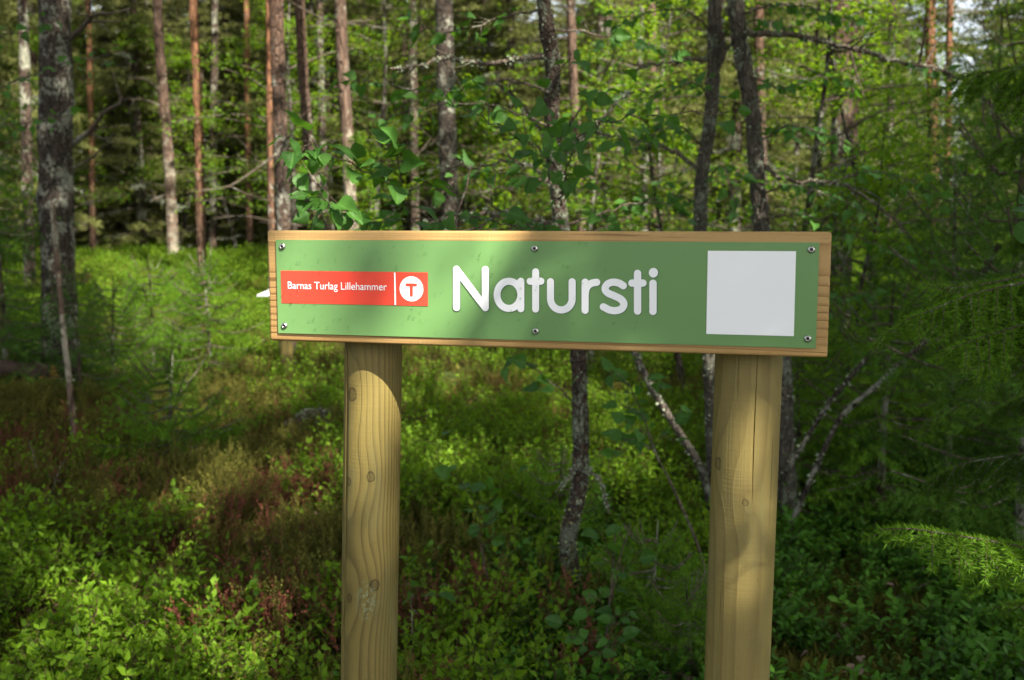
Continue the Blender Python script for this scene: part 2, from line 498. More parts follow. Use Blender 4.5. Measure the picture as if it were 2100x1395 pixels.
def wood_mat(name, axis, light, mid, dark, ring_scale, pith, knots, stretch, ends=False, grey=0.0, lines=1.0, warp_amt=0.05):
    """growth rings about an axis (0 = x, 2 = z), bent round the given knots"""
    m, nt = new_mat(name)
    g = G(nt)
    o = g.obj()
    sc = [1.0, 1.0, 1.0]
    sc[axis] = stretch
    warp = g.noise(g.mapping(o, tuple(sc)), 5.0, 3.0, 0.5)
    warp2 = g.noise(g.mapping(o, tuple(sc)), 24.0, 3.0, 0.6)
    q = g.vmath('SUBTRACT', o, pith)
    mask = [1.0, 1.0, 1.0]
    mask[axis] = 0.0
    rad = g.vmath('LENGTH', g.vmath('MULTIPLY', q, tuple(mask)))
    ring = g.math('ADD', rad, g.math('ADD', g.math('MULTIPLY', warp, warp_amt), g.math('MULTIPLY', warp2, warp_amt * 0.1)))
    kd = None
    for (kx, ky, kz, ks) in knots:
        e = [1.0, 1.0, 1.0]
        e[axis] = 0.45
        d = g.vmath('LENGTH', g.vmath('MULTIPLY', g.vmath('SUBTRACT', o, (kx, ky, kz)), tuple(e)))
        b = g.math('EXPONENT', g.math('MULTIPLY', g.math('MULTIPLY', d, d), -1.0 / (2 * (ks * 1.5) ** 2)))
        ring = g.math('ADD', ring, g.math('MULTIPLY', b, ks * 0.9 * 95.0 / ring_scale))
        d2 = g.vmath('LENGTH', g.vmath('MULTIPLY', g.vmath('SUBTRACT', o, (kx, ky, kz)), (1, 1, 0.8 if axis == 2 else 1)))
        d2 = g.math('ADD', d2, g.math('MULTIPLY', g.math('SUBTRACT', g.noise(o, 70.0, 3.0), 0.5), ks * 0.7))
        kk = g.map(d2, ks * 0.40, ks * 0.52, 1.0, 0.0)
        rim = g.map(g.math('ABSOLUTE', g.math('SUBTRACT', d2, ks * 0.48)), 0.0, ks * 0.14, 1.0, 0.0)
        kk = g.math('MAXIMUM', g.math('MULTIPLY', kk, 0.35), g.math('MULTIPLY', rim, 0.9))
        kd = kk if kd is None else g.math('MAXIMUM', kd, kk)
    saw = g.math('FRACT', g.math('MULTIPLY', ring, ring_scale))
    late = g.ramp(saw, [(0.0, 0.0), (0.45, 0.12), (0.80, 0.75), (0.90, 1.0), (1.0, 0.0)])
    fib = g.noise(g.mapping(o, tuple(1.0 if i != axis else 0.02 for i in range(3))), 420.0, 2.0)
    blot = g.noise(g.mapping(o, tuple(1.0 if i != axis else 0.4 for i in range(3))), 9.0, 4.0)
    col = g.mix(blot, C4(mid), C4(light))
    wob = g.noise(g.mapping(o, tuple(sc)), 11.0, 2.0)
    col = g.mix(g.math('MULTIPLY', late, g.map(wob, 0.3, 0.7, 0.25 * lines, 0.85 * lines)), col, C4(dark))
    col = g.mix(g.math('MULTIPLY', g.math('SUBTRACT', fib, 0.4), 0.35), col, C4(tuple(0.6 * c for c in mid)))
    gr = g.map(g.noise(g.mapping(o, tuple(1.0 if i != axis else 0.25 for i in range(3))), 14.0, 5.0, 0.6), 0.50, 0.72)
    if grey:
        col = g.mix(g.math('MULTIPLY', gr, grey), col, C4((0.150, 0.148, 0.062)))
    if kd is not None:
        col = g.mix(kd, col, C4(tuple(0.45 * c for c in dark)))
    chk = g.map(g.noise(g.mapping(o, tuple(1.0 if i != axis else 0.035 for i in range(3))), 75.0, 3.0, 0.6), 0.665, 0.71)
    col = g.mix(g.math('MULTIPLY', chk, 0.6 * lines), col, C4(tuple(0.5 * c for c in dark)))
    if axis == 2:                                     # handling dirt and a pale algae stain
        dirt = g.map(g.noise(g.mapping(o, (1, 1, 0.5)), 30.0, 6.0, 0.7), 0.55, 0.75)
        col = g.mix(g.math('MULTIPLY', dirt, 0.35), col, C4(tuple(0.45 * c for c in mid)))
        sp_ = g.map(g.noise(o, 120.0, 4.0, 0.7), 0.68, 0.72)
        col = g.mix(g.math('MULTIPLY', sp_, 0.5), col, C4(tuple(0.4 * c for c in dark)))
        ds = g.vmath('LENGTH', g.vmath('MULTIPLY', g.vmath('SUBTRACT', o, (0.012, -0.05, 0.80)), (1.0, 0.5, 0.5)))
        al = g.math('MULTIPLY', g.map(ds, 0.006, 0.022, 1.0, 0.0), g.map(g.noise(o, 160.0, 3.0), 0.5, 0.6))
        if lines > 1.0:
            col = g.mix(g.math('MULTIPLY', al, 0.6), col, C4((0.24, 0.34, 0.22)))
    saws = g.noise(g.mapping(o, tuple(0.05 if i != axis else 1.0 for i in range(3))), 260.0, 1.0)
    h = g.math('ADD', g.math('MULTIPLY', late, 0.5), g.math('ADD', g.math('MULTIPLY', fib, 0.5), g.math('MULTIPLY', saws, 0.3)))
    g.out(g.bsdf(col, g.map(blot, 0.2, 0.8, 0.50, 0.68), 0.3, h, 0.5, 0.003))
    return m

# ------------------------------------------------------------------ ground sheet
def ground_mat():
    m, nt = new_mat("forest_floor")
    g = G(nt)
    p = g.pos()
    a = g.noise(p, 0.9, 4.0)
    b = g.noise(p, 12.0, 5.0, 0.7)
    c = g.noise(p, 60.0, 4.0, 0.7)
    moss = g.mix(b, C4((0.022, 0.040, 0.010)), C4((0.075, 0.105, 0.022)))
    soil = g.mix(b, C4((0.016, 0.010, 0.006)), C4((0.07, 0.042, 0.026)))
    col = g.mix(g.map(g.math('ADD', a, g.math('MULTIPLY', b, 0.35)), 0.55, 0.75), moss, soil)
    col = g.mix(g.map(c, 0.60, 0.70), col, C4((0.17, 0.11, 0.07)))
    g.out(g.bsdf(col, 0.95, 0.1, g.math('ADD', b, c), 1.0, 0.03))
    return m
M['ground'] = ground_mat()

def build_ground():
    ys = np.concatenate([np.linspace(-120, -6, 14)[:-1], np.linspace(-6, 12, 150)[:-1], np.linspace(12, 45, 120)[:-1], np.linspace(45, 300, 24)])
    xs = np.concatenate([np.linspace(-220, -14, 16)[:-1], np.linspace(-14, 14, 190)[:-1], np.linspace(14, 220, 16)])
    X, Y = np.meshgrid(xs, ys)
    Z = ground(X, Y)
    n, k = X.shape
    i, j = np.meshgrid(np.arange(n - 1), np.arange(k - 1), indexing='ij')
    F = np.stack([i * k + j, i * k + j + 1, (i + 1) * k + j + 1, (i + 1) * k + j], -1).reshape(-1, 4)
    mb = MB()
    mb.add(np.stack([X, Y, Z], -1).reshape(-1, 3), F)
    link("ground", mb.mesh("ground", M['ground']), kind="structure")
build_ground()

# ------------------------------------------------------------------ the trail sign
BX, BY, BZ, BYAW = 0.03048, 1.72218, CAM_Z - 0.11638, -0.24375
BW, BH, BT = 0.9655, 0.198, 0.045
BROT = Matrix.Rotation(BYAW, 4, 'Z')
BINV = (Matrix.Translation((BX, BY, BZ)) @ BROT).inverted()

def onboard(px, py):
    """where the line of sight through a point meets the face of the board (board coordinates)"""
    o = BINV @ Vector((0, 0, CAM_Z))
    d = (BINV.to_3x3()) @ Vector(ray(px, py))
    q = o + d * (-o.y / d.y)
    return np.array([q.x, q.z])

sign = thing("trail_sign", "green Natursti sign board screwed to a wooden plank on two round wooden posts", "sign", (BX, BY, 0), BYAW)
UP = Matrix.Translation((0, 0, BZ))

M['board_wood'] = wood_mat("board_wood", 0, (0.42, 0.285, 0.125), (0.37, 0.205, 0.064), (0.16, 0.070, 0.016), 105.0, (0, 0.05, 0.055), [], 0.06, lines=1.0)
M['post_left'] = wood_mat("left_post_wood", 2, (0.215, 0.166, 0.050), (0.158, 0.120, 0.033), (0.050, 0.033, 0.011), 330.0, (0.012, 0.018, 0),
                          [(-0.020, -0.046, 1.184, 0.020), (0.018, -0.050, 1.035, 0.014), (-0.028, -0.044, 1.02, 0.012), (0.026, -0.046, 0.83, 0.016), (-0.022, -0.047, 0.80, 0.011)], 0.10, grey=0.75, lines=1.25, warp_amt=0.018)
M['post_right'] = wood_mat("right_post_wood", 2, (0.235, 0.182, 0.060), (0.185, 0.142, 0.044), (0.092, 0.064, 0.020), 130.0, (-0.018, 0.010, 0),
                           [(-0.044, -0.034, 1.09, 0.016), (0.004, -0.055, 1.03, 0.010)], 0.10, grey=0.6, lines=0.95, warp_amt=0.03)

import bmesh
def bevel_box(name, sx, sy, sz, bev, m, seg=3):
    bm = bmesh.new()
    bmesh.ops.create_cube(bm, size=1.0)
    bmesh.ops.scale(bm, vec=(sx, sy, sz), verts=bm.verts)
    bmesh.ops.bevel(bm, geom=bm.edges[:], offset=bev, segments=seg, profile=0.5, affect='EDGES')
    me = bpy.data.meshes.new(name)
    bm.to_mesh(me); bm.free()
    for p in me.polygons: p.use_smooth = True
    me.materials.append(m)
    return me

link("board", bevel_box("board", BW, BT, BH, 0.0045, M['board_wood']), sign, mat=UP @ Matrix.Translation((0, BT / 2, 0)))

# the plate: a thin sheet, very slightly wavy along its lower edge
def plate_mesh():
    nx, nz = 60, 8
    x0, x1, z0, z1 = -0.4640, 0.4645, -0.0842, 0.0826
    xs, zs = np.linspace(x0, x1, nx), np.linspace(z0, z1, nz)
    X, Z = np.meshgrid(xs, zs)
    Y = -0.0032 - 0.0006 * np.sin(X * 13) * np.clip(-Z / 0.08, 0, 1) - 0.0
    mb = MB()
    i, j = np.meshgrid(np.arange(nz - 1), np.arange(nx - 1), indexing='ij')
    F = np.stack([i * nx + j, i * nx + j + 1, (i + 1) * nx + j + 1, (i + 1) * nx + j], -1).reshape(-1, 4)
    mb.add(np.stack([X, Y, Z], -1).reshape(-1, 3), F)
    mb.add(np.stack([X, Y + 0.0026, Z], -1).reshape(-1, 3), F[:, ::-1])
    e = np.concatenate([np.arange(nx - 1), (np.arange(nz - 1) + 1) * nx - 1, nz * nx - 1 - np.arange(nx - 1), (nz - 1 - np.arange(nz - 1)) * nx])
    P = np.stack([X, Y, Z], -1).reshape(-1, 3)[e]
    n = len(e); q = np.arange(n)
    mb.add(np.vstack([P, P + [0, 0.0026, 0]]), np.stack([q, q + n, (q + 1) % n + n, (q + 1) % n], -1))
    return mb.mesh("plate", M['plate'], smooth=False)
plate = link("plate", plate_mesh(), sign, mat=UP)
YF = -0.0041   # just in front of the plate

def flat(mb, pts, y, mat=0):
    """filled convex polygon in the plane of the sign"""
    P = np.array([[p[0], y, p[1]] for p in pts])
    c = P.mean(0)
    n = len(P); q = np.arange(n)
    mb.add(np.vstack([P, c]), np.stack([q, (q + 1) % n, np.full(n, n)], -1), mat)

def stroke(mb, pts, w, y, mat=0):
    """round-ended pen stroke in the plane of the sign"""
    P = np.asarray(pts, float)
    T = norm(np.gradient(P, axis=0)) if len(P) > 2 else norm(np.repeat((P[1] - P[0])[None], 2, 0))
    N = np.stack([-T[:, 1], T[:, 0]], 1) * w / 2
    A, B = P + N, P - N
    cap = np.linspace(0, math.pi, 10)
    def arc(c, t, n):
        return np.array([c + n * math.cos(a) + t * w / 2 * math.sin(a) for a in cap])
    out = np.vstack([A[::-1], arc(P[0], -T[0], N[0])[1:-1], B, arc(P[-1], T[-1], -N[-1])[1:-1]])
    n = len(P)
    V2 = np.vstack([A, B])
    i = np.arange(n - 1)
    V3 = np.stack([V2[:, 0], np.full(len(V2), y), V2[:, 1]], 1)
    mb.add(V3, np.stack([i, i + 1, i + 1 + n, i + n], -1), mat)
    for c, t, nn in ((P[0], -T[0], N[0]), (P[-1], T[-1], -N[-1])):
        flat(mb, arc(c, t, nn), y, mat)

def curve2(pts, n=10):
    P = np.array([[p[0], 0, p[1]] for p in pts], float)
    L = np.linalg.norm(np.diff(P, axis=0), axis=1).sum()
    return smooth_path(P, L / (n * (len(pts) - 1)))[:, [0, 2]]

def arc2(cx, cy, rx, ry, a0, a1, n=28):
    a = np.radians(np.linspace(a0, a1, n))
    return [(cx + rx * math.cos(t), cy + ry * math.sin(t)) for t in a]

# Natursti: every letter from its pen strokes (coordinates read off the enlarged photograph)
LET = {
    'N': [[(127, 102), (127, 457)], [(127, 102), (397, 460)], [(397, 105), (397, 460)]],
    'a': [arc2(617, 340, 111, 127, 0, 360, 44), [(728, 213), (728, 470)]],
    't': [[(866, 125), (866, 473)], [(815, 213), (915, 213)]],
    'u': [[(1005, 218), (1005, 300)] + arc2(1106, 375, 101, 106, 180, 0, 24) + [(1207, 300), (1207, 218)]],
    'r': [[(1328, 222), (1328, 485)], [(1328, 345), (1336, 290), (1360, 250), (1395, 230), (1436, 223)]],
    's': [[(1685, 255), (1645, 231), (1592, 222), (1540, 238), (1514, 283), (1540, 322), (1602, 350), (1662, 381), (1690, 422), (1672, 466), (1622, 487), (1560, 482), (1498, 452)]],
    't2': [[(1818, 140), (1818, 492)], [(1765, 230), (1868, 230)]],
    'i': [[(1962, 232), (1962, 495)], [(1966, 131), (1966, 136)]],
}
def zb(p):
    return onboard(910 + p[0] / 4.565, 530 + p[1] / 4.565)
PXM = float(np.linalg.norm(onboard(1150, 600) - onboard(1140, 600)) / 10)     # metres per photo pixel on the board
for key, strokes in LET.items():
    mb = MB()
    k = 0
    for s in strokes:
        pts = np.array([zb(p) for p in s])
        if key == 's' or (key == 'r' and len(s) > 3):
            pts = curve2(pts, 8)
        w = (66 if key != 'N' else 68) / 4.565 * PXM
        if key == 'i' and s[0][0] == 1966:
            w = 82 / 4.565 * PXM
        off = np.array([0.0008, -0.0010])
        stroke(mb, pts + off, w * 1.01, YF - 0.0001 * k, 1)
        stroke(mb, pts, w, YF - 0.0006 - 0.0001 * k, 0)
        k += 1
    link("title_letter", mb.mesh("title_letter", [M['print_white'], M['print_dark']], False), plate)

# red banner with text, rule and round emblem
mb = MB()
flat(mb, [(-0.4550, -0.0300), (-0.1797, -0.0297), (-0.1795, 0.0283), (-0.4552, 0.0281)], YF)
banner = link("banner", mb.mesh("banner", M['print_red'], False), plate)

def text_polys(body, size, offset=0.0, spacing=1.0):
    c = bpy.data.curves.new("lettering", 'FONT')
    c.body, c.size, c.offset, c.space_character = body, size, offset, spacing
    c.resolution_u = 5
    o = bpy.data.objects.new("lettering", c)
    COL.objects.link(o)
    dg = bpy.context.evaluated_depsgraph_get()
    me = o.evaluated_get(dg).to_mesh()
    V = np.array([v.co[:2] for v in me.vertices]) if len(me.vertices) else np.zeros((0, 2))
    F = [tuple(p.vertices) for p in me.polygons]
    o.evaluated_get(dg).to_mesh_clear()
    bpy.data.objects.remove(o)
    bpy.data.curves.remove(c)
    return V, F

def put_text(mb, V, F, y, xf, mat=0):
    W = xf(V)
    V3 = np.stack([W[:, 0], np.full(len(W), y), W[:, 1]], 1)
    for f in F:
        if len(f) < 3: continue
    by = {}
    for f in F: by.setdefault(len(f), []).append(f)
    base = True
    for k, fs in by.items():
        mb.add(V3, np.array(fs), mat)

V, F = text_polys("Barnas Turlag Lillehammer", 1.0, 0.002)
x0, x1 = V[:, 0].min(), V[:, 0].max()
cap = text_polys("B", 1.0)[0][:, 1].max()
mb = MB()
put_text(mb, V, F, YF - 0.0008, lambda v: np.stack([-0.4418 + (v[:, 0] - x0) / (x1 - x0) * 0.1872, -0.0040 + v[:, 1] / cap * 0.0128 - 0.0006 * 0], 1))
link("banner_lettering", mb.mesh("banner_lettering", M['print_white'], False), plate)
mb = MB()
flat(mb, [(-0.2405, -0.0290), (-0.2378, -0.0290), (-0.2382, 0.0272), (-0.2409, 0.0272)], YF - 0.0008)
link("rule", mb.mesh("rule", M['print_white'], False), plate)
EC = (-0.2093, -0.0006)
mb = MB()
flat(mb, arc2(EC[0], EC[1], 0.0216, 0.0216, 0, 360, 49)[:-1], YF - 0.0007)
link("emblem_disc", mb.mesh("emblem_disc", M['print_white'], False), plate)
mb = MB()
stroke(mb, [(EC[0] - 0.0080, EC[1] + 0.0070), (EC[0] + 0.0080, EC[1] + 0.0070)], 0.0052, YF - 0.0012)
stroke(mb, [(EC[0], EC[1] + 0.0070), (EC[0], EC[1] - 0.0108)], 0.0056, YF - 0.0013)
link("emblem_letter", mb.mesh("emblem_letter", M['print_red'], False), plate)
mb = MB()
def ring_text(txt, a0, a1, inward):
    for ch, a in zip(txt, np.radians(np.linspace(a0, a1, len(txt)))):
        if ch == ' ': continue
        V, F = text_polys(ch, 0.0046, 0.0)
        if not len(V): continue
        cx = (V[:, 0].min() + V[:, 0].max()) / 2
        r = 0.0164 if not inward else 0.0192
        t = a - math.pi / 2 if not inward else a + math.pi / 2
        ca, sa = math.cos(t), math.sin(t)
        put_text(mb, V, F, YF - 0.0011, lambda v: np.stack([EC[0] + r * math.cos(a) + (v[:, 0] - cx) * ca - v[:, 1] * sa,
                                                           EC[1] + r * math.sin(a) + (v[:, 0] - cx) * sa + v[:, 1] * ca], 1))
ring_text("DEN NORSKE", 158, 22, False)
ring_text("TURISTFORENING", 197, 343, True)
link("emblem_lettering", mb.mesh("emblem_lettering", M['print_grey'], False), plate)
mb = MB()
flat(mb, [(0.2936, -0.0656), (0.4304, -0.0656), (0.4296, 0.0687), (0.2932, 0.0686)], YF)
link("picture_panel", mb.mesh("picture_panel", M['print_white'], False), plate)

# screws
def screw_mesh():
    mb = MB()
    prof = [(0.0026, -0.0012), (0.0028, -0.0036), (0.0036, -0.0034), (0.0049, -0.0026), (0.0058, -0.0012), (0.0060, 0.0)]
    a = np.linspace(0, 2 * math.pi, 24, endpoint=False)
    V = np.array([[r * math.cos(t), y, r * math.sin(t)] for r, y in prof for t in a])
    k = np.arange(24)
    for i in range(len(prof) - 1):
        pass
    F = np.concatenate([np.stack([i * 24 + k, i * 24 + (k + 1) % 24, (i + 1) * 24 + (k + 1) % 24, (i + 1) * 24 + k], -1) for i in range(len(prof) - 1)])
    mb.add(V, F)
    return mb.mesh("screw", M['steel'])
def socket_mesh():
    mb = MB()
    flat(mb, arc2(0, 0, 0.0027, 0.0027, 0, 360, 7)[:-1], -0.0014)
    return mb.mesh("socket", M['socket'], False)
sm, km = screw_mesh(), socket_mesh()
for (x, z) in ((-0.4513, 0.0707), (0.0085, 0.0701), (0.4527, 0.0714), (-0.4512, -0.0707), (0.0105, -0.0686), (0.4516, -0.0689)):
    sc_ = link("screw", sm, sign, mat=UP @ Matrix.Translation((x, -0.0033, z)) @ Matrix.Rotation(random.random() * 6, 4, 'Y'))
    link("socket", km, sc_)

# water drops on the plate
mb = MB()
for k in range(190):
    x, z = RNG.uniform(-0.455, 0.455), RNG.uniform(-0.08, 0.08)
    if k < 115 or 0.28 < x < 0.44: x = RNG.uniform(-0.455, 0.12)
    r = RNG.uniform(0.0007, 0.0021) * (1.0 if RNG.random() < 0.7 else 1.25)
    el = RNG.uniform(1.0, 1.25)
    V, Fq = [], []
    for i, ph in enumerate((0.0, 35, 62)):
        for t in np.linspace(0, 2 * math.pi, 9)[:-1]:
            c = math.cos(R(ph))
            V.append((x + r * c * math.cos(t) * 0.8, YF - 0.0016 - r * 0.5 * math.sin(R(ph)), z + el * r * c * math.sin(t)))
    q = np.arange(8)
    for i in range(2):
        Fq.append(np.stack([i * 8 + q, i * 8 + (q + 1) % 8, (i + 1) * 8 + (q + 1) % 8, (i + 1) * 8 + q], -1))
    V.append((x, YF - 0.0016 - r * 0.5, z)); V.append((x, YF - 0.0016, z))
    mb.add(np.array(V), np.concatenate(Fq))
    mb.f.append(np.stack([16 + q, 16 + (q + 1) % 8, np.full(8, 24)], -1) + mb.n - len(V)); mb.m.append(np.zeros(8, int))
    mb.f.append(np.stack([(q + 1) % 8, q, np.full(8, 25)], -1) + mb.n - len(V)); mb.m.append(np.zeros(8, int))
link("water_drops", mb.mesh("water_drops", M['water']), plate, kind="stuff")

# posts
def post_mesh(name, rad0, rad1, top, base, mat_, groove, seed):
    """round post along z from base to top, with one long drying crack"""
    mb = MB()
    zs = np.linspace(base, top, 150)
    ga, gz0, gz1, gw, gd = groove
    a = np.linspace(0, 2 * math.pi, 120, endpoint=False)
    a = np.concatenate([a, ga + np.array([-1.0, -0.5, -0.2, 0, 0.2, 0.5, 1.0]) * gw])
    a = np.unique(np.mod(a, 2 * math.pi))
    V = []
    for z in zs:
        t = (z - base) / (top - base)
        r = (rad0 + (rad1 - rad0) * t)
        shift = 0.04 * math.sin(z * 7.0 + seed)
        rr = r * (1 + 0.006 * np.sin(3 * a + z * 3 + seed) + 0.004 * np.sin(7 * a - z * 5))
        dg = np.abs(np.mod(a - ga - shift * 0.3 + math.pi, 2 * math.pi) - math.pi)
        fade = sstep((z - gz0) / 0.06) * sstep((gz1 - z) / 0.06)
        rr = rr - gd * np.clip(1 - dg / gw, 0, 1) * fade
        if z == zs[-1]: rr = rr * 0.96
        V.append(np.stack([rr * np.cos(a), rr * np.sin(a), np.full(len(a), z)], 1))
    n, k = len(zs), len(a)
    i, j = np.meshgrid(np.arange(n - 1), np.arange(k), indexing='ij')
    F = np.stack([i * k + j, i * k + (j + 1) % k, (i + 1) * k + (j + 1) % k, (i + 1) * k + j], -1).reshape(-1, 4)
    mb.add(np.concatenate(V), F)
    top_ring = V[-1]
    q = np.arange(k)
    mb.add(np.vstack([top_ring, top_ring.mean(0)]), np.stack([q, (q + 1) % k, np.full(k, k)], -1))
    return mb.mesh(name, mat_)

def place_post(pxa, pya, pxb, pyb, d, mesh):
    A, B = Vector(at(pxa, pya, d)), Vector(at(pxb, pyb, d - 0.004))
    z = (A - B).normalized()
    base = B + z * ((0.0 - B.z) / z.z)
    q = z.to_track_quat('Z', 'Y')
    # keep the post's own front (-y) towards the front of the board
    x = Vector((math.cos(BYAW), math.sin(BYAW), 0))
    x = (x - z * x.dot(z)).normalized()
    y = z.cross(x)
    m = Matrix((x, y, z)).transposed().to_4x4()
    m.translation = base
    w = link("post", mesh, sign)
    w.matrix_local = (Matrix.Translation((BX, BY, 0)) @ BROT).inverted() @ m
    return w
dl = BY + 0.283 * math.sin(-BYAW) + (BT + 0.0535) * math.cos(BYAW)
dr = BY - 0.361 * math.sin(-BYAW) + (BT + 0.0570) * math.cos(BYAW)
place_post(766, 720, 757, 1395, dl, post_mesh("post", 0.0540, 0.0530, 1.45, -0.35, M['post_left'], (R(-90 - 42), -0.3, 1.5, 0.055, 0.014), 1.0))
place_post(1535, 735, 1511, 1395, dr, post_mesh("post", 0.0560, 0.0565, 1.45, -0.35, M['post_right'], (R(-90 + 16), 1.02, 1.5, 0.008, 0.009), 3.0))

# ------------------------------------------------------------------ tree trunks seen one by one
def trunk_path(pts, d, ztop, lean_jit=0.0):
    """pts: photo points (bottom to top order free) at distance d; continued down into the ground and up to ztop"""
    P = [at(px, py, d) for px, py in pts]
    P.sort(key=lambda p: p[2])
    lo, hi = P[0], P[-1]
    g0 = gz(lo[0], lo[1]) - 0.15
    out = []
    if lo[2] > g0 + 0.05:
        sl = (P[1] - P[0]) / max(P[1][2] - P[0][2], 0.2)
        dz = lo[2] - g0
        base = lo - sl * dz * 0.8
        base[2] = g0
        out.append(base)
    out += P
    if hi[2] < ztop:
        sl = (P[-1] - P[-2]) / max(P[-1][2] - P[-2][2], 0.2)
        t1 = hi + sl * 0.5 * (ztop - hi[2]); t1[2] = ztop
        out += [(hi + t1) / 2, t1]
    return np.array(out)

def trunk_mesh(name, path, r_mid, m, sides=14, step=0.12, rough=0.05, seed=0, zmid=2.0, taper=0.035):
    P = smooth_path(path, step)
    z = P[:, 2] - P[0, 2]
    rad = r_mid * np.clip(1 - taper * (z - zmid), 0.15, 2) * (1 + 0.7 * np.exp(-z / 0.22))
    mb = MB()
    tube(mb, P, rad, sides, rough=rough, seed=seed)
    return mb, P, rad

def dead_branch(mb, p0, direction, length, r, seed, subs=4, droop=0.0):
    g = np.random.default_rng(seed)
    d = norm(np.array(direction, float))
    n = 7
    P = [np.array(p0, float)]
    for i in range(n):
        d = norm(d + g.normal(0, 0.13, 3) + np.array([0, 0, -droop]))
        P.append(P[-1] + d * length / n)
    P = np.array(P)
    tube(mb, P, np.linspace(r, r * 0.3, len(P)), 5, cap=False)
    for k in range(subs):
        i = g.integers(2, n)
        dd = norm(d + g.normal(0, 0.6, 3))
        L = length * g.uniform(0.15, 0.4)
        Q = np.array([P[i], P[i] + dd * L * 0.5, P[i] + dd * L + g.normal(0, 0.03, 3)])
        tube(mb, Q, [r * 0.4, r * 0.3, r * 0.12], 4, cap=False)

def pine_crown(top, z0, rmax, seed, n=210, big=1.0):
    """open pine crown: limbs with needle clumps at their ends"""
    g = np.random.default_rng(seed)
    mb = MB()
    A, B, T = [], [], []
    ax = top
    for k in range(26):
        t = g.random()
        z = z0 + (ax[2] - z0) * t
        az = g.uniform(0, 6.283)
        L = rmax * (1 - 0.55 * t) * g.uniform(0.55, 1.0)
        c = np.array([ax[0], ax[1], z])
        e = c + np.array([math.cos(az) * L, math.sin(az) * L, L * g.uniform(0.0, 0.35)])
        m_ = (c + e) / 2 + np.array([0, 0, -0.1 * L])
        P = smooth_path([c, m_, e], 0.3)
        tube(mb, P, np.linspace(0.045, 0.012, len(P)), 5, mat=0, cap=False)
        for q in range(n // 26 + 2):
            p = P[int(len(P) * g.uniform(0.4, 0.999))] + g.normal(0, 0.22, 3)
            dd = norm(np.array([math.cos(az), math.sin(az), 0.5]) + g.normal(0, 0.5, 3))
            for w in range(3):
                d2 = norm(dd + g.normal(0, 0.5, 3))
                A.append(p); B.append(p + d2 * 0.22 * big); T.append(g.uniform(0.1, 0.9))
    needles(mb, A, B, 60, 0.085 * big, 0.012 * big, 1, np.array(T))
    return mb.mesh("crown", [M['bark_orange'], M['far_spruce']])

# each row: distance, photo points, photo width, bark, top height, label
TRUNKS = [
    (8.0, [(113, 0), (113, 300), (120, 620)], 66, 'bark_dark', 9, "thick dark pine trunk crusted with grey lichen beside the fallen log"),
    (14.5, [(46, 0), (52, 200), (58, 470)], 22, 'bark_spruce', 11, "brownish spruce trunk just behind the thickest lichen-crusted pine"),
    (21.0, [(322, 0), (331, 150), (346, 330), (356, 525)], 22, 'bark_pale', 13, "slender trunk, dark red above and sunlit white below, on the bright bilberry rise"),
    (17.0, [(396, 0), (405, 200), (413, 490)], 19, 'bark_orange', 13, "thin orange pine trunk to the right of the white sunlit trunk"),
    (10.0, [(566, 0), (573, 200), (582, 480)], 30, 'bark_red', 11, "straight red pine trunk rising just behind the plank's left end"),
    (14.5, [(551, 0), (553, 240), (557, 480)], 13, 'bark_orange', 12, "narrow orange pine trunk half hidden by the straight red pine"),
    (13.0, [(614, 0), (629, 250), (646, 480)], 23, 'bark_red', 12, "dark red pine trunk second behind the plank from its left end"),
    (17.0, [(655, 0), (662, 300), (669, 480)], 15, 'bark_spruce', 12, "thin almost black spruce trunk left of the sunlit pale trunk"),
    (12.0, [(697, 0), (711, 250), (723, 480)], 25, 'bark_pale', 11, "sunlit pale trunk with dark top standing above the red banner's end"),
    (11.0, [(911, 0), (917, 250), (925, 480)], 37, 'bark_dark', 11, "stout dark red pine trunk behind birch leaves, above the word Natursti's first letter"),
    (14.0, [(1170, 0), (1183, 300), (1207, 760)], 20, 'bark_pale', 11, "pale slim trunk directly behind the lichen-covered crooked birch"),
    (15.0, [(1334, 0), (1341, 300), (1347, 480)], 22, 'bark_pale', 11, "pinkish trunk glimpsed through leaves, above the title's last letters"),
    (16.0, [(1556, 0), (1560, 200), (1566, 480)], 20, 'bark_red', 11, "pinkish pine trunk seen just past the taller crooked sallow stem"),
    (10.0, [(1722, 0), (1727, 200), (1722, 420)], 44, 'bark_red', 11, "broad reddish pine trunk above the plank's right end"),
    (11.0, [(1759, 0), (1750, 170), (1740, 380)], 28, 'bark_red', 11, "slimmer reddish trunk leaning against the broad pine above the plank's right end"),
    (18.0, [(1908, 0), (1911, 200), (1914, 440)], 22, 'bark_orange', 13, "orange lit pine trunk standing against the bright sky gap"),
    (20.0, [(1949, 0), (1945, 200), (1941, 440)], 14, 'bark_orange', 13, "thin orange pine trunk right of the sky gap"),
    (22.0, [(181, 0), (186, 250), (190, 480)], 12, 'bark_orange', 13, "thin orange trunk between the thick lichen pine and the white sunlit trunk"),
    (22.0, [(505, 0), (508, 250), (512, 480)], 12, 'bark_orange', 13, "thin orange trunk midway between the plank's left end and the nearest orange pine"),
    (24.0, [(262, 0), (266, 250), (270, 480)], 15, 'bark_spruce', 13, "dark thin trunk left of the white sunlit trunk"),
    (23.0, [(440, 0), (438, 250), (437, 480)], 15, 'bark_spruce', 13, "dark spruce trunk right of the thin orange pine"),
    (18.0, [(846, 0), (848, 250), (852, 480)], 18, 'bark_spruce', 12, "shaded grey trunk left of the stout dark red pine"),
    (20.0, [(1248, 0), (1243, 250), (1240, 480)], 16, 'bark_spruce', 12, "thin dark trunk between the crooked birch and the pinkish trunk"),
    (19.0, [(1830, 0), (1826, 250), (1822, 480)], 17, 'bark_spruce', 12, "brown shaded trunk between the broad red pine and the sky gap"),
]
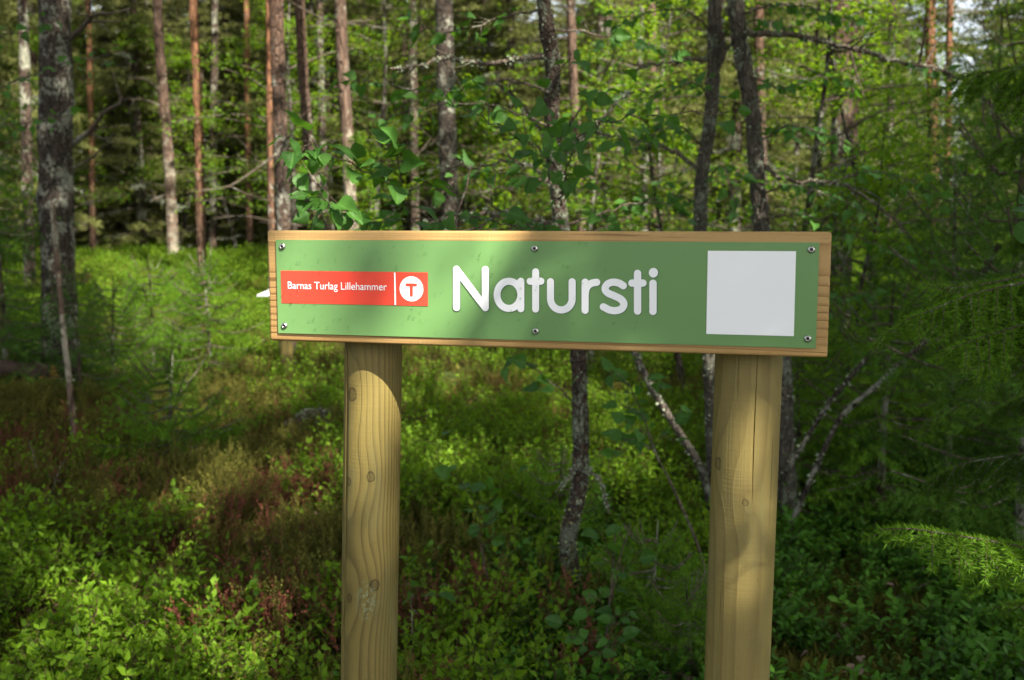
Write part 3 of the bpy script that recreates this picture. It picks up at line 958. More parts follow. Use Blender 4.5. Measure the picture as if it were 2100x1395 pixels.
pine_crowns = [pine_crown(np.array([0, 0, 0.6]), -3.6, 1.7, 40 + k) for k in range(3)]
EXPL = []
for k, (d, pts, w, bark, ztop, label) in enumerate(TRUNKS):
    path = trunk_path(pts, d, ztop + 5.0)
    x0, y0 = path[0][0], path[0][1]
    EXPL.append((x0, y0))
    t = thing("pine_tree", label, "tree", (x0, y0, gz(x0, y0)), 0, "conifer trunks of the wood behind the sign")
    r = w / 2 / FPX * d
    mb, P, rad = trunk_mesh("trunk", path - np.array([x0, y0, gz(x0, y0)]), r, M[bark], 16 if w > 25 else 10, 0.10, 0.045, k)
    me = mb.mesh("trunk", M[bark])
    # the bark texture follows world position, so each trunk differs
    link("trunk", me, t)
    mbd = MB()
    g = np.random.default_rng(100 + k)
    for q in range(g.integers(3, 8)):
        i = int(np.searchsorted(P[:, 2], g.uniform(0.9, 5.0)))
        i = min(i, len(P) - 2)
        az = g.uniform(0, 6.283)
        dead_branch(mbd, P[i], (math.cos(az), math.sin(az) * 0.6, g.uniform(-0.15, 0.35)), g.uniform(0.3, 1.3), 0.012, 1000 + 20 * k + q, 3)
    if k == 0:
        for (a, b) in (((145, 300), (292, 203)), ((140, 82), (268, 36))):
            p0 = at(*a, d) - np.array([x0, y0, gz(x0, y0)])
            p1 = at(*b, d - 0.5) - np.array([x0, y0, gz(x0, y0)])
            dead_branch(mbd, p0, p1 - p0, np.linalg.norm(p1 - p0), 0.026, 77 + a[1], 4)
    if k == 2:
        for (a, b) in (((332, 190), (258, 143)), ((333, 222), (256, 182)), ((345, 400), (300, 392))):
            p0 = at(*a, d) - np.array([x0, y0, gz(x0, y0)])
            p1 = at(*b, d - 0.5) - np.array([x0, y0, gz(x0, y0)])
            dead_branch(mbd, p0, p1 - p0, np.linalg.norm(p1 - p0), 0.03, 77 + a[1], 2)
    link("dead_branches", mbd.mesh("dead_branches", M['twig']), t, kind="stuff")
    c = link("crown", pine_crowns[k % 3], t)
    c.location = P[-1]
    c.rotation_euler = (0, 0, k * 1.3)

# ------------------------------------------------------------------ spruces of the wood
def spruce_meshes(h, r0, seed, zlow=0.5, dens=1.0, needle=0.05, rmax=1.5, dead=0.5, nper=7.0, nwid=0.2, step_p=0.11):
    g = np.random.default_rng(seed)
    mt = MB()
    tube(mt, np.array([[0, 0, -0.2], [0, 0, h * 0.4], [0.03, 0.02, h]]), [r0, r0 * 0.7, 0.01 if h > 4 else 0.002], 10, rough=0.04, seed=seed)
    mb = MB()
    A, B, T = [], [], []
    LA, LB = [], []
    z = zlow
    while z < h - 0.1:
        f = (z / h)
        for q in range(g.integers(3, 6)):
            az = g.uniform(0, 6.283)
            L = rmax * (1 - f) ** 0.8 * g.uniform(0.6, 1.1) + 0.08
            up = -0.10 - 0.25 * (1 - f) * g.random() if h > 4 else -0.12 + 0.75 * f ** 1.3 + g.normal(0, 0.08)
            d0 = np.array([math.cos(az), math.sin(az), 0])
            c = np.array([0, 0, z])
            e = c + d0 * L + np.array([0, 0, up * L])
            m_ = c + d0 * L * 0.5 + np.array([0, 0, -0.06 * L])
            P = smooth_path([c, m_, e + np.array([0, 0, 0.06 * L])], step_p)
            is_dead = g.random() < dead * (1 - 2.2 * f)
            tube(mb, P, np.linspace(0.016 if h > 4 else 0.006, 0.004, len(P)), 4, mat=0, cap=False)
            side = np.cross(d0, [0, 0, 1.0])
            if not is_dead:
                for i in range(1, len(P)):
                    A.append(P[i - 1]); B.append(P[i]); T.append(g.uniform(0.1, 0.6))
                    for sgn in (-1, 1):
                        if g.random() > dens: continue
                        tl = L * 0.42 * (1 - 0.6 * i / len(P)) * g.uniform(0.6, 1.2) + 0.04
                        dd = norm(d0 * 0.7 + side * sgn * 0.8 + np.array([0, 0, -0.25 - 0.3 * g.random()]))
                        tt = g.uniform(0.0, 0.9)
                        A.append(P[i]); B.append(P[i] + dd * tl); T.append(tt)
                        if g.random() < 0.75:
                            d3 = norm(dd + g.normal(0, 0.55, 3) + [0, 0, -0.25])
                            A.append(P[i] + dd * tl * 0.5); B.append(P[i] + dd * tl * 0.5 + d3 * tl * 0.55); T.append(tt + g.normal(0, 0.15))
            else:
                for i in range(2, len(P)):
                    if g.random() < 0.7:
                        dd = norm(d0 + side * g.normal(0, 0.8) + np.array([0, 0, -0.4]))
                        tube(mb, np.array([P[i], P[i] + dd * 0.15, P[i] + dd * 0.32]), [0.006, 0.004, 0.002], 3, mat=0, cap=False)
                        LA.append(P[i]); LB.append(P[i] + dd * 0.3)
        z += g.uniform(0.18, 0.34) * (1 if h > 4 else h / 4.5)
    if h < 4:                                        # leader and upper stem carry needles too
        zz = np.linspace(h * 0.25, h, 12)
        for i in range(11):
            A.append([0.03 * zz[i] / h, 0.02 * zz[i] / h, zz[i]]); B.append([0.03 * zz[i + 1] / h, 0.02 * zz[i + 1] / h, zz[i + 1]]); T.append(0.3 + 0.04 * i)
    needles(mb, A, B, nper / needle, needle, needle * nwid, 1, np.array(T), tip=0.25)
    if LA:
        needles(mb, LA, LB, 90, 0.06, 0.012, 2, 0.3, spread=1.0)
    return mt, mb

SPR = []
for k, (h, rm, zl) in enumerate(((13, 1.7, 0.9), (15, 1.9, 1.6), (11, 1.5, 0.6), (9, 1.4, 0.4))):
    mt, mb = spruce_meshes(h, 0.10 + 0.01 * k, 60 + k, zl, 0.95, 0.085, rm, 0.40)
    SPR.append((mt.mesh("trunk", M['bark_spruce']), mb.mesh("crown", [M['twig'], M['far_spruce'], M['lichen']])))

def deciduous(h, r0, seed, nleaf, leaf, m, zlow=0.25, spread=0.45, lv=LEAF4_V, lf=LEAF4_F):
    g = np.random.default_rng(seed)
    mt = MB()
    P = [np.array([0, 0, -0.1])]
    d = np.array([g.normal(0, 0.08), g.normal(0, 0.08), 1.0])
    for i in range(8):
        d = norm(d + g.normal(0, 0.09, 3) + [0, 0, 0.1])
        P.append(P[-1] + d * h / 8)
    P = smooth_path(P, h / 24)
    tube(mt, P, np.linspace(r0, 0.004, len(P)), 7, rough=0.04, seed=seed)
    mb = MB()
    pos, fwd = [], []
    nb = int(10 + h * 5)
    for k in range(nb):
        i = int(len(P) * g.uniform(zlow, 0.98))
        az = g.uniform(0, 6.283)
        L = h * spread * (1.05 - i / len(P)) * g.uniform(0.5, 1.1) + 0.12
        d0 = norm(np.array([math.cos(az), math.sin(az), g.uniform(0.0, 0.6)]))
        Q = smooth_path([P[i], P[i] + d0 * L * 0.5, P[i] + d0 * L + np.array([0, 0, -0.12 * L])], 0.12)
        tube(mb, Q, np.linspace(max(0.004, r0 * 0.3), 0.0015, len(Q)), 4, mat=0, cap=False)
        m_ = max(3, int(nleaf / nb))
        idx = (len(Q) * g.uniform(0.15, 1.0, m_)).astype(int).clip(0, len(Q) - 1)
        pp = Q[idx] + g.normal(0, 0.035 + 0.03 * L, (m_, 3))
        pos.append(pp)
        f = d0 + g.normal(0, 0.7, (m_, 3)); f[:, 2] -= 0.35
        fwd.append(f)
    pos, fwd = np.concatenate(pos), np.concatenate(fwd)
    nr = g.normal(0, 0.45, pos.shape) + [0, -0.15, 1.0]
    scatter_shape(mb, lv, lf, pos, fwd, nr, leaf * g.uniform(0.6, 1.2, len(pos)), 1, g.uniform(0, 1, len(pos)) * 0.6)
    return mt, mb

DEC = []
for k, (h, n) in enumerate(((4.6, 3600), (3.6, 3000), (2.6, 2300), (6.0, 4600))):
    mt, mb = deciduous(h, 0.012 + 0.006 * h, 80 + k, n, 0.055, 'far_leaf')
    DEC.append((mt.mesh("trunk", M['bark_dark']), mb.mesh("crown", [M['twig'], M['far_leaf']])))

def place_tree(name, meshes, x, y, sc_, rz, label, group, cat="tree"):
    t = thing(name, label, cat, (x, y, gz(x, y)), rz, group)
    t.scale = (sc_, sc_, sc_)
    link("trunk", meshes[0], t)
    link("crown", meshes[1], t)
    return t

taken = list(EXPL)
def free(x, y, r):
    for (a, b) in taken:
        if (a - x) ** 2 + (b - y) ** 2 < r * r:
            return False
    return True
cnt = 0
g = np.random.default_rng(11)
while cnt < 105:
    y = 15 + 47 * g.random() ** 1.1
    x = g.uniform(-1, 1) * (0.55 * y + 2.0)
    if not free(x, y, 1.3 + 0.02 * y): continue
    # the sunny clearing on the left and the sky gap stay open
    u = 1050 + x / y * FPX
    if y < 21 and 180 < u < 560: continue
    sh = np.linspace(0.5, 9.0, 18)                   # its shadow must not close the clearing either
    shx, shy = x - 0.574 * sh, y + 0.819 * sh
    shu = 1050 + shx / shy * FPX
    if ((shy > 13) & (shy < 23) & (shu > 250) & (shu < 580)).any(): continue
    if abs(u - 1945) < 16 + 0.8 * FPX / y: continue
    taken.append((x, y))
    sc_ = g.uniform(0.75, 1.15)
    if u > 1250 and g.random() < 0.45:
        place_tree("birch_tree", DEC[3], x, y, sc_ * 1.5, g.uniform(0, 6.28), "leafy birch deep among the trunks of the far wood", "birches deep in the wood")
    else:
        place_tree("spruce_tree", SPR[int(g.integers(0, 4))], x, y, sc_, g.uniform(0, 6.28), "olive spruce with dead lower twigs deep in the far wood", "spruces deep in the wood")
    cnt += 1

g = np.random.default_rng(29)
for k in range(9):                                   # slim birches between the conifer trunks, in the sun
    y = g.uniform(15.5, 24)
    u = (610, 680, 770, 880, 960, 1010, 90, 150, 830)[k] + g.uniform(-15, 15)
    place_tree("young_birch", DEC[0 if k % 2 else 3], (u - 1050) / FPX * y, y, g.uniform(0.8, 1.2), g.uniform(0, 6.28), "slim sunlit birch between the conifer trunks behind the plank", "slim birches between the trunks", "young birch")
g = np.random.default_rng(23)
for k in range(46):                                  # the wood goes on beyond both edges of the view
    y = g.uniform(7, 44) if k % 2 else g.uniform(15, 44)
    x = (-1 if k % 2 else 1) * (0.55 * y + g.uniform(2.5, 11))
    place_tree("spruce_tree", SPR[k % 4], x, y, g.uniform(0.8, 1.15), g.uniform(0, 6.28), "olive spruce of the wood beyond the edge of the view", "spruces beyond the edges of the view")
g = np.random.default_rng(19)
for k in range(17):                                  # low-branched spruces that close the back of the clearing
    y = g.uniform(22.5, 28)
    u = 150 + 800 * (k + g.random()) / 17
    x = (u - 1050) / FPX * y
    place_tree("spruce_tree", SPR[3 if k % 3 else 2], x, y, g.uniform(0.75, 1.1), g.uniform(0, 6.28), "low-branched olive spruce closing the back of the clearing", "spruces at the back of the clearing")
    if k % 2 == 0:
        y, u = g.uniform(22, 25), u + g.uniform(-20, 20)
        place_tree("young_birch", DEC[0], (u - 1050) / FPX * y, y, g.uniform(0.9, 1.35), g.uniform(0, 6.28), "slim green birch among the spruces at the back of the clearing", "birches at the back of the clearing", "young birch")

# far wood that closes the view: one mass of trees
def gn_scatter(name, pts, rots, scl, idx, protos, kind="stuff", label=None, cat=None):
    col = bpy.data.collections.new(name + "_kinds")
    for i, (nm, me) in enumerate(protos):
        o = bpy.data.objects.new("%s_%02d" % (nm, i), me)
        col.objects.link(o)
    me = bpy.data.meshes.new(name)
    me.vertices.add(len(pts))
    me.vertices.foreach_set("co", np.asarray(pts, np.float32).ravel())
    for an, ty, da, key in (("rot", 'FLOAT_VECTOR', rots, "vector"), ("scl", 'FLOAT', scl, "value"), ("idx", 'INT', idx, "value")):
        a = me.attributes.new(an, ty, 'POINT')
        a.data.foreach_set(key, np.asarray(da, np.int32 if ty == 'INT' else np.float32).ravel())
    ob = link(name, me, kind=kind, label=label, cat=cat)
    ng = bpy.data.node_groups.new(name + "_nodes", 'GeometryNodeTree')
    ng.interface.new_socket("Geometry", in_out='INPUT', socket_type='NodeSocketGeometry')
    ng.interface.new_socket("Geometry", in_out='OUTPUT', socket_type='NodeSocketGeometry')
    nn = ng.nodes
    gi, go = nn.new("NodeGroupInput"), nn.new("NodeGroupOutput")
    ci = nn.new("GeometryNodeCollectionInfo")
    ci.inputs["Collection"].default_value = col
    ci.inputs["Separate Children"].default_value = True
    ci.inputs["Reset Children"].default_value = True
    ip = nn.new("GeometryNodeInstanceOnPoints")
    ip.inputs["Pick Instance"].default_value = True
    def na(nm, ty):
        q = nn.new("GeometryNodeInputNamedAttribute")
        q.data_type = ty
        q.inputs["Name"].default_value = nm
        return q.outputs["Attribute"]
    er = nn.new("FunctionNodeEulerToRotation")
    L = ng.links.new
    L(gi.outputs[0], ip.inputs["Points"])
    L(ci.outputs[0], ip.inputs["Instance"])
    L(na("idx", 'INT'), ip.inputs["Instance Index"])
    L(na("rot", 'FLOAT_VECTOR'), er.inputs[0])
    L(er.outputs[0], ip.inputs["Rotation"])
    L(na("scl", 'FLOAT'), ip.inputs["Scale"])
    L(ip.outputs[0], go.inputs[0])
    md = ob.modifiers.new("scatter", 'NODES')
    md.node_group = ng
    return ob

def joined(meshes, mats):
    """trunk and crown meshes of one tree joined for the far mass"""
    bm = bmesh.new()
    for me in meshes: bm.from_mesh(me)
    out = bpy.data.meshes.new("far_tree")
    bm.to_mesh(out); bm.free()
    for m_ in mats: out.materials.append(m_)
    return out
n = 640
g = np.random.default_rng(5)
fy = g.uniform(50, 115, n)
fx = g.uniform(-1, 1, n) * (0.80 * fy + 12)
keep = np.abs(fx / fy * FPX + 1050 - 1945) > 16 + 1.2 * FPX / fy
fx, fy = fx[keep], fy[keep]
protos = [("far_spruce", SPR[k][1]) for k in range(3)] + [("far_birch", DEC[3][1])]
fi = g.integers(0, 4, len(fx))
gn_scatter("far_forest", np.stack([fx, fy, ground(fx, fy)], 1), np.stack([np.zeros(len(fx)), np.zeros(len(fx)), g.uniform(0, 6.28, len(fx))], 1),
           np.where(fi == 3, 2.4, g.uniform(0.9, 1.4, len(fx))), fi, protos, label="dense far wood of spruces and birches closing the view", cat="forest")

# ------------------------------------------------------------------ leafy young birches and spruces of the middle ground
YB = [  # photo x, distance, kind, scale, label
    (1215, 9.5, 1, 1.0, "leafy young birch behind the crooked birch's right side, bright in the sun"),
    (1330, 12.0, 0, 1.0, "bright sunlit young birch behind the pinkish trunk"),
    (1420, 8.5, 2, 1.1, "small leafy birch between the two dark sallow stems, low behind the plank"),
    (1640, 8.0, 0, 0.9, "yellow-green young birch directly above the white picture panel's right edge"),
    (1690, 12.5, 3, 0.9, "tall sunlit birch left of the broad reddish pine"),
    (1800, 8.6, 1, 1.0, "leafy birch in front of the shaded brown trunk"),
    (1810, 12.0, 0, 1.0, "sunlit birch left of the orange pine by the sky gap"),
    (2090, 9.5, 1, 1.1, "dark leafy birch right of the sky gap"),
    (2080, 14.0, 0, 1.2, "bright leafy birch at the far right behind the spruce boughs"),
    (1050, 11.0, 2, 1.2, "low leafy birch left of the crooked birch, above the plank's middle"),
    (800, 10.5, 2, 0.9, "small leafy birch left of the stout dark red pine"),
    (1700, 6.6, 2, 0.85, "small dark birch just past the plank's right end"),
    (20, 9.5, 1, 0.95, "dim leafy birch left of the thickest lichen-crusted pine"),
]
for k, (px, d, kind, sc_, label) in enumerate(YB):
    p = at(px, 600, d)
    place_tree("young_birch", DEC[kind], p[0], p[1], sc_, k * 1.7, label, "young birches in the undergrowth", "young birch")

SAP = []
for k, (h, zl, rm, nd) in enumerate(((0.75, 0.06, 0.50, 0.026), (1.1, 0.08, 0.55, 0.026), (1.9, 0.12, 0.85, 0.032), (3.2, 0.15, 1.2, 0.036))):
    mt, mb = spruce_meshes(h, 0.012 + 0.009 * h, 160 + k, zl, 1.0, nd, rm, 0.0, 6.0, 0.13, 0.045 + 0.02 * k)
    SAP.append((mt.mesh("trunk", M['bark_spruce']), mb.mesh("crown", [M['twig'], M['spruce' if k < 2 else 'shaded_spruce']])))
SPL = [
    (345, 6.0, 0, 1.0, "low spread spruce sapling in the heather, nearest on the left of the sign"),
    (432, 9.8, 1, 1.05, "sunlit yellow-green spruce sapling left of the plank"),
    (318, 10.3, 1, 1.0, "sunlit spruce sapling left of the brightest one, in the clearing"),
    (235, 8.6, 1, 0.85, "dim little spruce sapling between the clearing and the thick lichen pine"),
    (15, 7.9, 2, 0.95, "dark bushy spruce standing behind the fallen log"),
    (165, 7.5, 2, 0.55, "dark spruce at the foot of the thick lichen pine"),
    (-25, 8.2, 3, 0.8, "dark tall young spruce at the left margin"),
    (1640, 5.6, 1, 1.0, "shaded little spruce beside the right post"),
    (1720, 7.0, 2, 1.0, "dark spruce behind the slanting lichen stems"),
    (1815, 5.4, 1, 1.2, "shaded low spruce below the slanting lichen stems"),
    (1950, 5.6, 2, 1.0, "dark spruce with thin bare stem below the big spruce boughs"),
    (2070, 6.3, 3, 0.95, "tall dark spruce behind the big boughs at the right"),
    (1880, 8.8, 3, 0.9, "tall deep-green spruce behind the slanting stems' upper ends"),
    (2110, 4.6, 2, 1.2, "dark spruce crowding in at the right below the big boughs"),
    (2010, 10.5, 3, 1.15, "tallest young spruce behind the boughs, below the sky gap"),
    (1345, 3.55, 0, 0.62, "tiny fresh spruce seedling between the birch foot and the right post"),
    (1425, 3.2, 0, 0.50, "tiny spruce seedling touching the right post's left side"),
    (1150, 4.6, 0, 0.62, "tiny dim spruce seedling left of the birch foot"),
]
for k, (px, d, kind, sc_, label) in enumerate(SPL):
    p = at(px, 800, d)
    place_tree("spruce_sapling", SAP[kind], p[0], p[1], sc_, k * 2.1, label, "young spruces in the undergrowth", "young spruce")

# ------------------------------------------------------------------ big leaves, one object each
def leaf_mesh(seed, shape='birch'):
    """toothed leaf, folded along the midrib and curled; stalk included"""
    g = np.random.default_rng(seed)
    mb = MB()
    n = 15
    t = np.linspace(0, 1, n)
    if shape == 'birch':
        w = 0.40 * np.sin(np.pi * t ** 0.62) ** 0.85 * (1 - 0.35 * t)
        w[1] *= 1.12
    elif shape == 'sallow':
        w = 0.36 * np.sin(np.pi * t ** 0.9) ** 0.75
    else:
        w = 0.38 * np.sin(np.pi * t ** 0.75) ** 0.75
    curl, fold, twist = g.uniform(-0.6, 0.15), g.uniform(0.05, 0.6), g.uniform(-0.5, 0.5)
    z = curl * t ** 2 + 0.03 * np.sin(t * 9 + seed)
    V, UV = [], []
    for i in range(n):
        tooth = 1 + (0.07 if i % 2 else -0.045) * (shape == 'birch')
        for s in (-1, -0.5, 0, 0.5, 1):
            ww = w[i] * abs(s) * (tooth if abs(s) == 1 else 1)
            V.append((math.copysign(ww, s) if s else 0.0, t[i] + (0.03 if abs(s) == 1 and i % 2 else 0), z[i] + fold * ww + twist * ww * math.copysign(1, s) * t[i] + 0.012 * math.sin(7 * t[i] + 3 * s)))
            UV.append((s * w[i], t[i]))
    F = []
    for i in range(n - 1):
        for j in range(4):
            a = i * 5 + j
            F.append((a, a + 1, a + 6, a + 5))
    mb.add(np.array(V), np.array(F), 0, 0.15, np.array(UV))
    tube(mb, np.array([[0, -0.36, 0.05], [0, -0.18, -0.02], [0, 0.02, 0.0]]), [0.012, 0.011, 0.010], 4, mat=1, cap=False)
    return mb

def leaf_set(shape, m, n=8, s0=0):
    return [leaf_mesh(s0 + k, shape).mesh("leaf", [m, M['green_twig']]) for k in range(n)]
LV_BIRCH = leaf_set('birch', M['birch_leaf'])
LV_SALLOW = leaf_set('sallow', M['sallow_leaf'], s0=20)
LV_ROUND = leaf_set('round', M['sallow_leaf'], s0=40)

def leaf_matrix(p, fwd, nrm, size):
    x, y, z = orient(np.array([fwd]), np.array([nrm]))
    m = Matrix((Vector(x[0]) * size, Vector(y[0]) * size, Vector(z[0]) * size)).transposed().to_4x4()
    m.translation = Vector(p)
    return m

def leafy_branch(parent, origin, pts, n, size, meshes, seed, r0=0.004, up=0.0, face=0.35, m='twig', spread=1.0, name="branch", along=(0.2, 1.0), rough=0.0, raw=False):
    """pts: list of (photo x, photo y, distance). Makes a branch with n leaves as sub-parts."""
    g = np.random.default_rng(seed)
    P = smooth_path((np.array(pts, float) if raw else np.array([at(*q) for q in pts])) - origin, 0.03)
    if len(P) > 4:
        P[1:-1] += g.normal(0, 0.004, (len(P) - 2, 3))
    mb = MB()
    tube(mb, P, np.linspace(r0, max(0.0009, r0 * 0.3), len(P)), 6, cap=False, rough=rough, seed=seed)
    spots = []
    for k in range(n):
        f = along[0] + (along[1] - along[0]) * (k + g.random()) / n
        i = min(len(P) - 2, int(f * (len(P) - 1)))
        T = norm(P[i + 1] - P[i])
        side = norm(np.cross(T, [0, 0, 1.0]) + 1e-6)
        sgn = -1 if k % 2 else 1
        base = P[i].copy()
        fwd = T * g.uniform(0.2, 0.9) + side * sgn * g.uniform(0.3, 1.0) * spread + g.normal(0, 0.35, 3) + np.array([0, 0, up - 0.15])
        fwd = norm(fwd)
        sz = size * g.uniform(0.55, 1.15)
        if g.random() < 0.45:               # short side twig carries the leaf away from the branch
            tw = norm(fwd + g.normal(0, 0.4, 3) + [0, 0, 0.25])
            q = base + tw * size * g.uniform(0.5, 1.4)
            tube(mb, np.array([base, (base + q) / 2 + g.normal(0, 0.003, 3), q]), [0.0013, 0.0011, 0.0008], 4, cap=False)
            base = q
        nrm = np.array([0, -face, 1.0]) + g.normal(0, 0.62, 3)
        fwd = norm(fwd + np.array([0, 0, -0.30]) * g.random())
        spots.append((base + fwd * 0.34 * sz, fwd, nrm, sz))
    b = link(name, mb.mesh(name, M[m]), parent)
    for k, (p, f, nr, sz) in enumerate(spots):
        link("leaf", meshes[int(g.integers(0, len(meshes)))], b, mat=leaf_matrix(p, f, nr, sz))
    return b

def lichen_flakes(P, rad, n, seed, size=0.010, zr=None):
    """ragged lichen growth standing off a stem"""
    g = np.random.default_rng(seed)
    mb = MB()
    i = g.integers(1, len(P) - 1, n)
    # clumped along the stem
    i = np.clip((i // 9) * 9 + g.integers(0, 7, n), 1, len(P) - 2)
    T, X, Y = frames(P)
    a = g.uniform(0, 6.283, n)
    dirn = np.cos(a)[:, None] * X[i] + np.sin(a)[:, None] * Y[i]
    pos = P[i] + dirn * (rad[i] * 0.97)[:, None] + T[i] * g.normal(0, 0.008, n)[:, None]
    fwd = norm(dirn * g.uniform(0.3, 1.0, n)[:, None] + g.normal(0, 0.7, (n, 3)))
    nr = norm(dirn + g.normal(0, 0.6, (n, 3)))
    scatter_shape(mb, LEAF4_V * [1.3, 1, 1], LEAF4_F, pos, fwd, nr, size * g.uniform(0.4, 1.3, n), 0)
    return mb

# ------------------------------------------------------------------ the crooked birch right behind the sign
BIRCH_PTS = [(1108, -60, 3.90), (1122, 60, 3.92), (1134, 140, 3.95), (1131, 260, 3.96), (1143, 390, 3.96), (1152, 470, 3.95), (1172, 600, 3.95), (1186, 720, 3.94),
             (1190, 850, 3.92), (1191, 950, 3.90), (1184, 1020, 3.88), (1167, 1090, 3.86), (1166, 1140, 3.86), (1180, 1200, 3.86), (1194, 1262, 3.86), (1200, 1300, 3.86)]
p = np.array([at(*q) for q in BIRCH_PTS])[::-1]
org = np.array([p[0][0], p[0][1], gz(p[0][0], p[0][1])])
birch = thing("birch_tree", "crooked young birch with crusty grey lichen standing close behind the plank's middle", "tree", org)
up_ = p[-1] + (p[-1] - p[-2]) * np.array([[4.0], [9.0]])
P = smooth_path(np.vstack([p[:1] - [[0, 0, 0.25]], p, up_]) - org, 0.012)
L = np.linspace(0, 1, len(P))
rad = 0.0335 - 0.010 * L
rad = rad * (1 + 0.07 * np.sin(L * 90) * np.sin(L * 31) + 0.10 * np.exp(-((P[:, 2] - 0.36) / 0.06) ** 2))
mb = MB()
tube(mb, P, rad, 22, rough=0.055, seed=3)
tr = link("trunk", mb.mesh("trunk", M['bark_birch']), birch)
link("lichen", lichen_flakes(P[:int(len(P) * 0.8)], rad, 2400, 4, 0.0085).mesh("lichen", M['lichen']), birch, kind="stuff")
link("yellow_lichen", lichen_flakes(P[10:80], rad[10:80], 260, 5, 0.009).mesh("yellow_lichen", M['lichen_yellow']), birch, kind="stuff")

def bare_branch(parent, origin, pts, r0, seed, lichen=0, subs=6, name="bare_branch"):
    g = np.random.default_rng(seed)
    P = smooth_path(np.array([at(*q) for q in pts]) - origin, 0.03)
    P[1:-1] += g.normal(0, 0.005, (max(0, len(P) - 2), 3))
    mb = MB()
    rr = np.linspace(r0, r0 * 0.35, len(P))
    tube(mb, P, rr, 7, cap=False, rough=0.1, seed=seed)
    for k in range(subs):
        i = int(len(P) * g.uniform(0.2, 0.97))
        dd = norm(norm(P[-1] - P[0]) * 0.6 + g.normal(0, 0.7, 3))
        l = np.linalg.norm(P[-1] - P[0]) * g.uniform(0.06, 0.25)
        tube(mb, np.array([P[i], P[i] + dd * l * 0.5 + g.normal(0, 0.01, 3), P[i] + dd * l]), [r0 * 0.4, r0 * 0.3, r0 * 0.15], 4, cap=False)
    b = link(name, mb.mesh(name, M['twig']), parent)
    if lichen:
        link("lichen", lichen_flakes(P, rr, lichen, seed + 1, 0.012).mesh("lichen", M['lichen']), b, kind="stuff")
    return b

bare_branch(birch, org, [(1134, 105, 3.95), (1075, 122, 3.9), (985, 132, 3.85), (925, 118, 3.8), (870, 132, 3.75), (800, 140, 3.7)], 0.011, 21, 420)
bare_branch(birch, org, [(1150, 465, 3.95), (1090, 452, 3.8), (1010, 440, 3.6), (930, 452, 3.4), (860, 462, 3.2)], 0.012, 22, 420)
bare_branch(birch, org, [(1142, 330, 3.96), (1190, 285, 3.9), (1250, 230, 3.85), (1300, 190, 3.8)], 0.010, 23, 300)
bare_branch(birch, org, [(1188, 935, 3.9), (1165, 985, 3.8), (1138, 1010, 3.75)], 0.006, 24, 160, 4)
bare_branch(birch, org, [(1194, 950, 3.9), (1225, 985, 3.8), (1248, 1055, 3.75)], 0.006, 25, 160, 4)
bare_branch(birch, org, [(1140, 385, 3.96), (1060, 330, 3.9), (960, 345, 3.85), (880, 330, 3.8)], 0.007, 26, 120)
bare_branch(birch, org, [(1136, 300, 3.96), (1060, 200, 4.1), (980, 160, 4.2)], 0.008, 27, 160)
LB = [
    ([(1142, 345, 3.9), (1110, 310, 3.0), (1065, 285, 2.7), (1020, 258, 2.5), (960, 228, 2.4), (902, 205, 2.35)], 20, 0.076, 0.0040),
    ([(1150, 420, 3.9), (1163, 345, 3.1), (1195, 280, 2.75), (1255, 248, 2.6), (1330, 240, 2.5), (1420, 232, 2.45), (1500, 238, 2.4)], 36, 0.073, 0.0042),
    ([(1140, 300, 3.9), (1120, 235, 3.0), (1140, 170, 2.75), (1170, 110, 2.6)], 16, 0.081, 0.0035),
    ([(1140, 300, 3.9), (1180, 240, 3.0), (1215, 190, 2.8), (1250, 130, 2.7), (1262, 90, 2.7)], 11, 0.073, 0.0030),
    ([(1152, 468, 3.9), (1060, 462, 3.0), (960, 445, 2.7), (880, 452, 2.6), (800, 446, 2.5), (710, 452, 2.4), (655, 432, 2.35)], 46, 0.062, 0.0040),
    ([(835, 455, 2.55), (830, 400, 2.45), (818, 345, 2.4), (812, 292, 2.3)], 18, 0.076, 0.0020),
    ([(800, 370, 2.42), (745, 345, 2.42), (690, 322, 2.4), (640, 300, 2.4), (592, 305, 2.3)], 18, 0.076, 0.0020),
    ([(730, 450, 2.4), (705, 425, 2.35), (672, 408, 2.3), (640, 398, 2.2)], 16, 0.074, 0.0018),
    ([(1134, 190, 3.9), (1040, 165, 4.0), (920, 188, 4.1), (790, 172, 4.2), (690, 162, 4.3)], 29, 0.068, 0.0060),
    ([(1136, 260, 3.9), (1000, 215, 4.0), (860, 222, 4.1), (770, 252, 4.2)], 24, 0.068, 0.0050),
    ([(1145, 385, 3.9), (1050, 352, 3.95), (950, 362, 4.0), (900, 402, 4.0)], 20, 0.068, 0.0045),
    ([(1130, 60, 3.9), (1240, 72, 4.0), (1330, 95, 4.2), (1400, 130, 4.3)], 22, 0.068, 0.0050),
    ([(1118, 20, 3.9), (1020, 40, 4.0), (920, 65, 4.0), (830, 40, 4.1)], 22, 0.068, 0.0050),
    ([(1190, 835, 3.9), (1135, 790, 3.8), (1085, 745, 3.75), (1045, 725, 3.7)], 10, 0.085, 0.0040),
    ([(1150, 465, 3.9), (1230, 440, 3.9), (1320, 415, 4.0), (1400, 430, 4.1)], 20, 0.068, 0.0045),
]
for k, (pts, n_, sz, r0) in enumerate(LB):
    leafy_branch(birch, org, pts, int(n_ * 1.15), sz * 0.88, LV_BIRCH, 300 + k, r0, up=0.05)

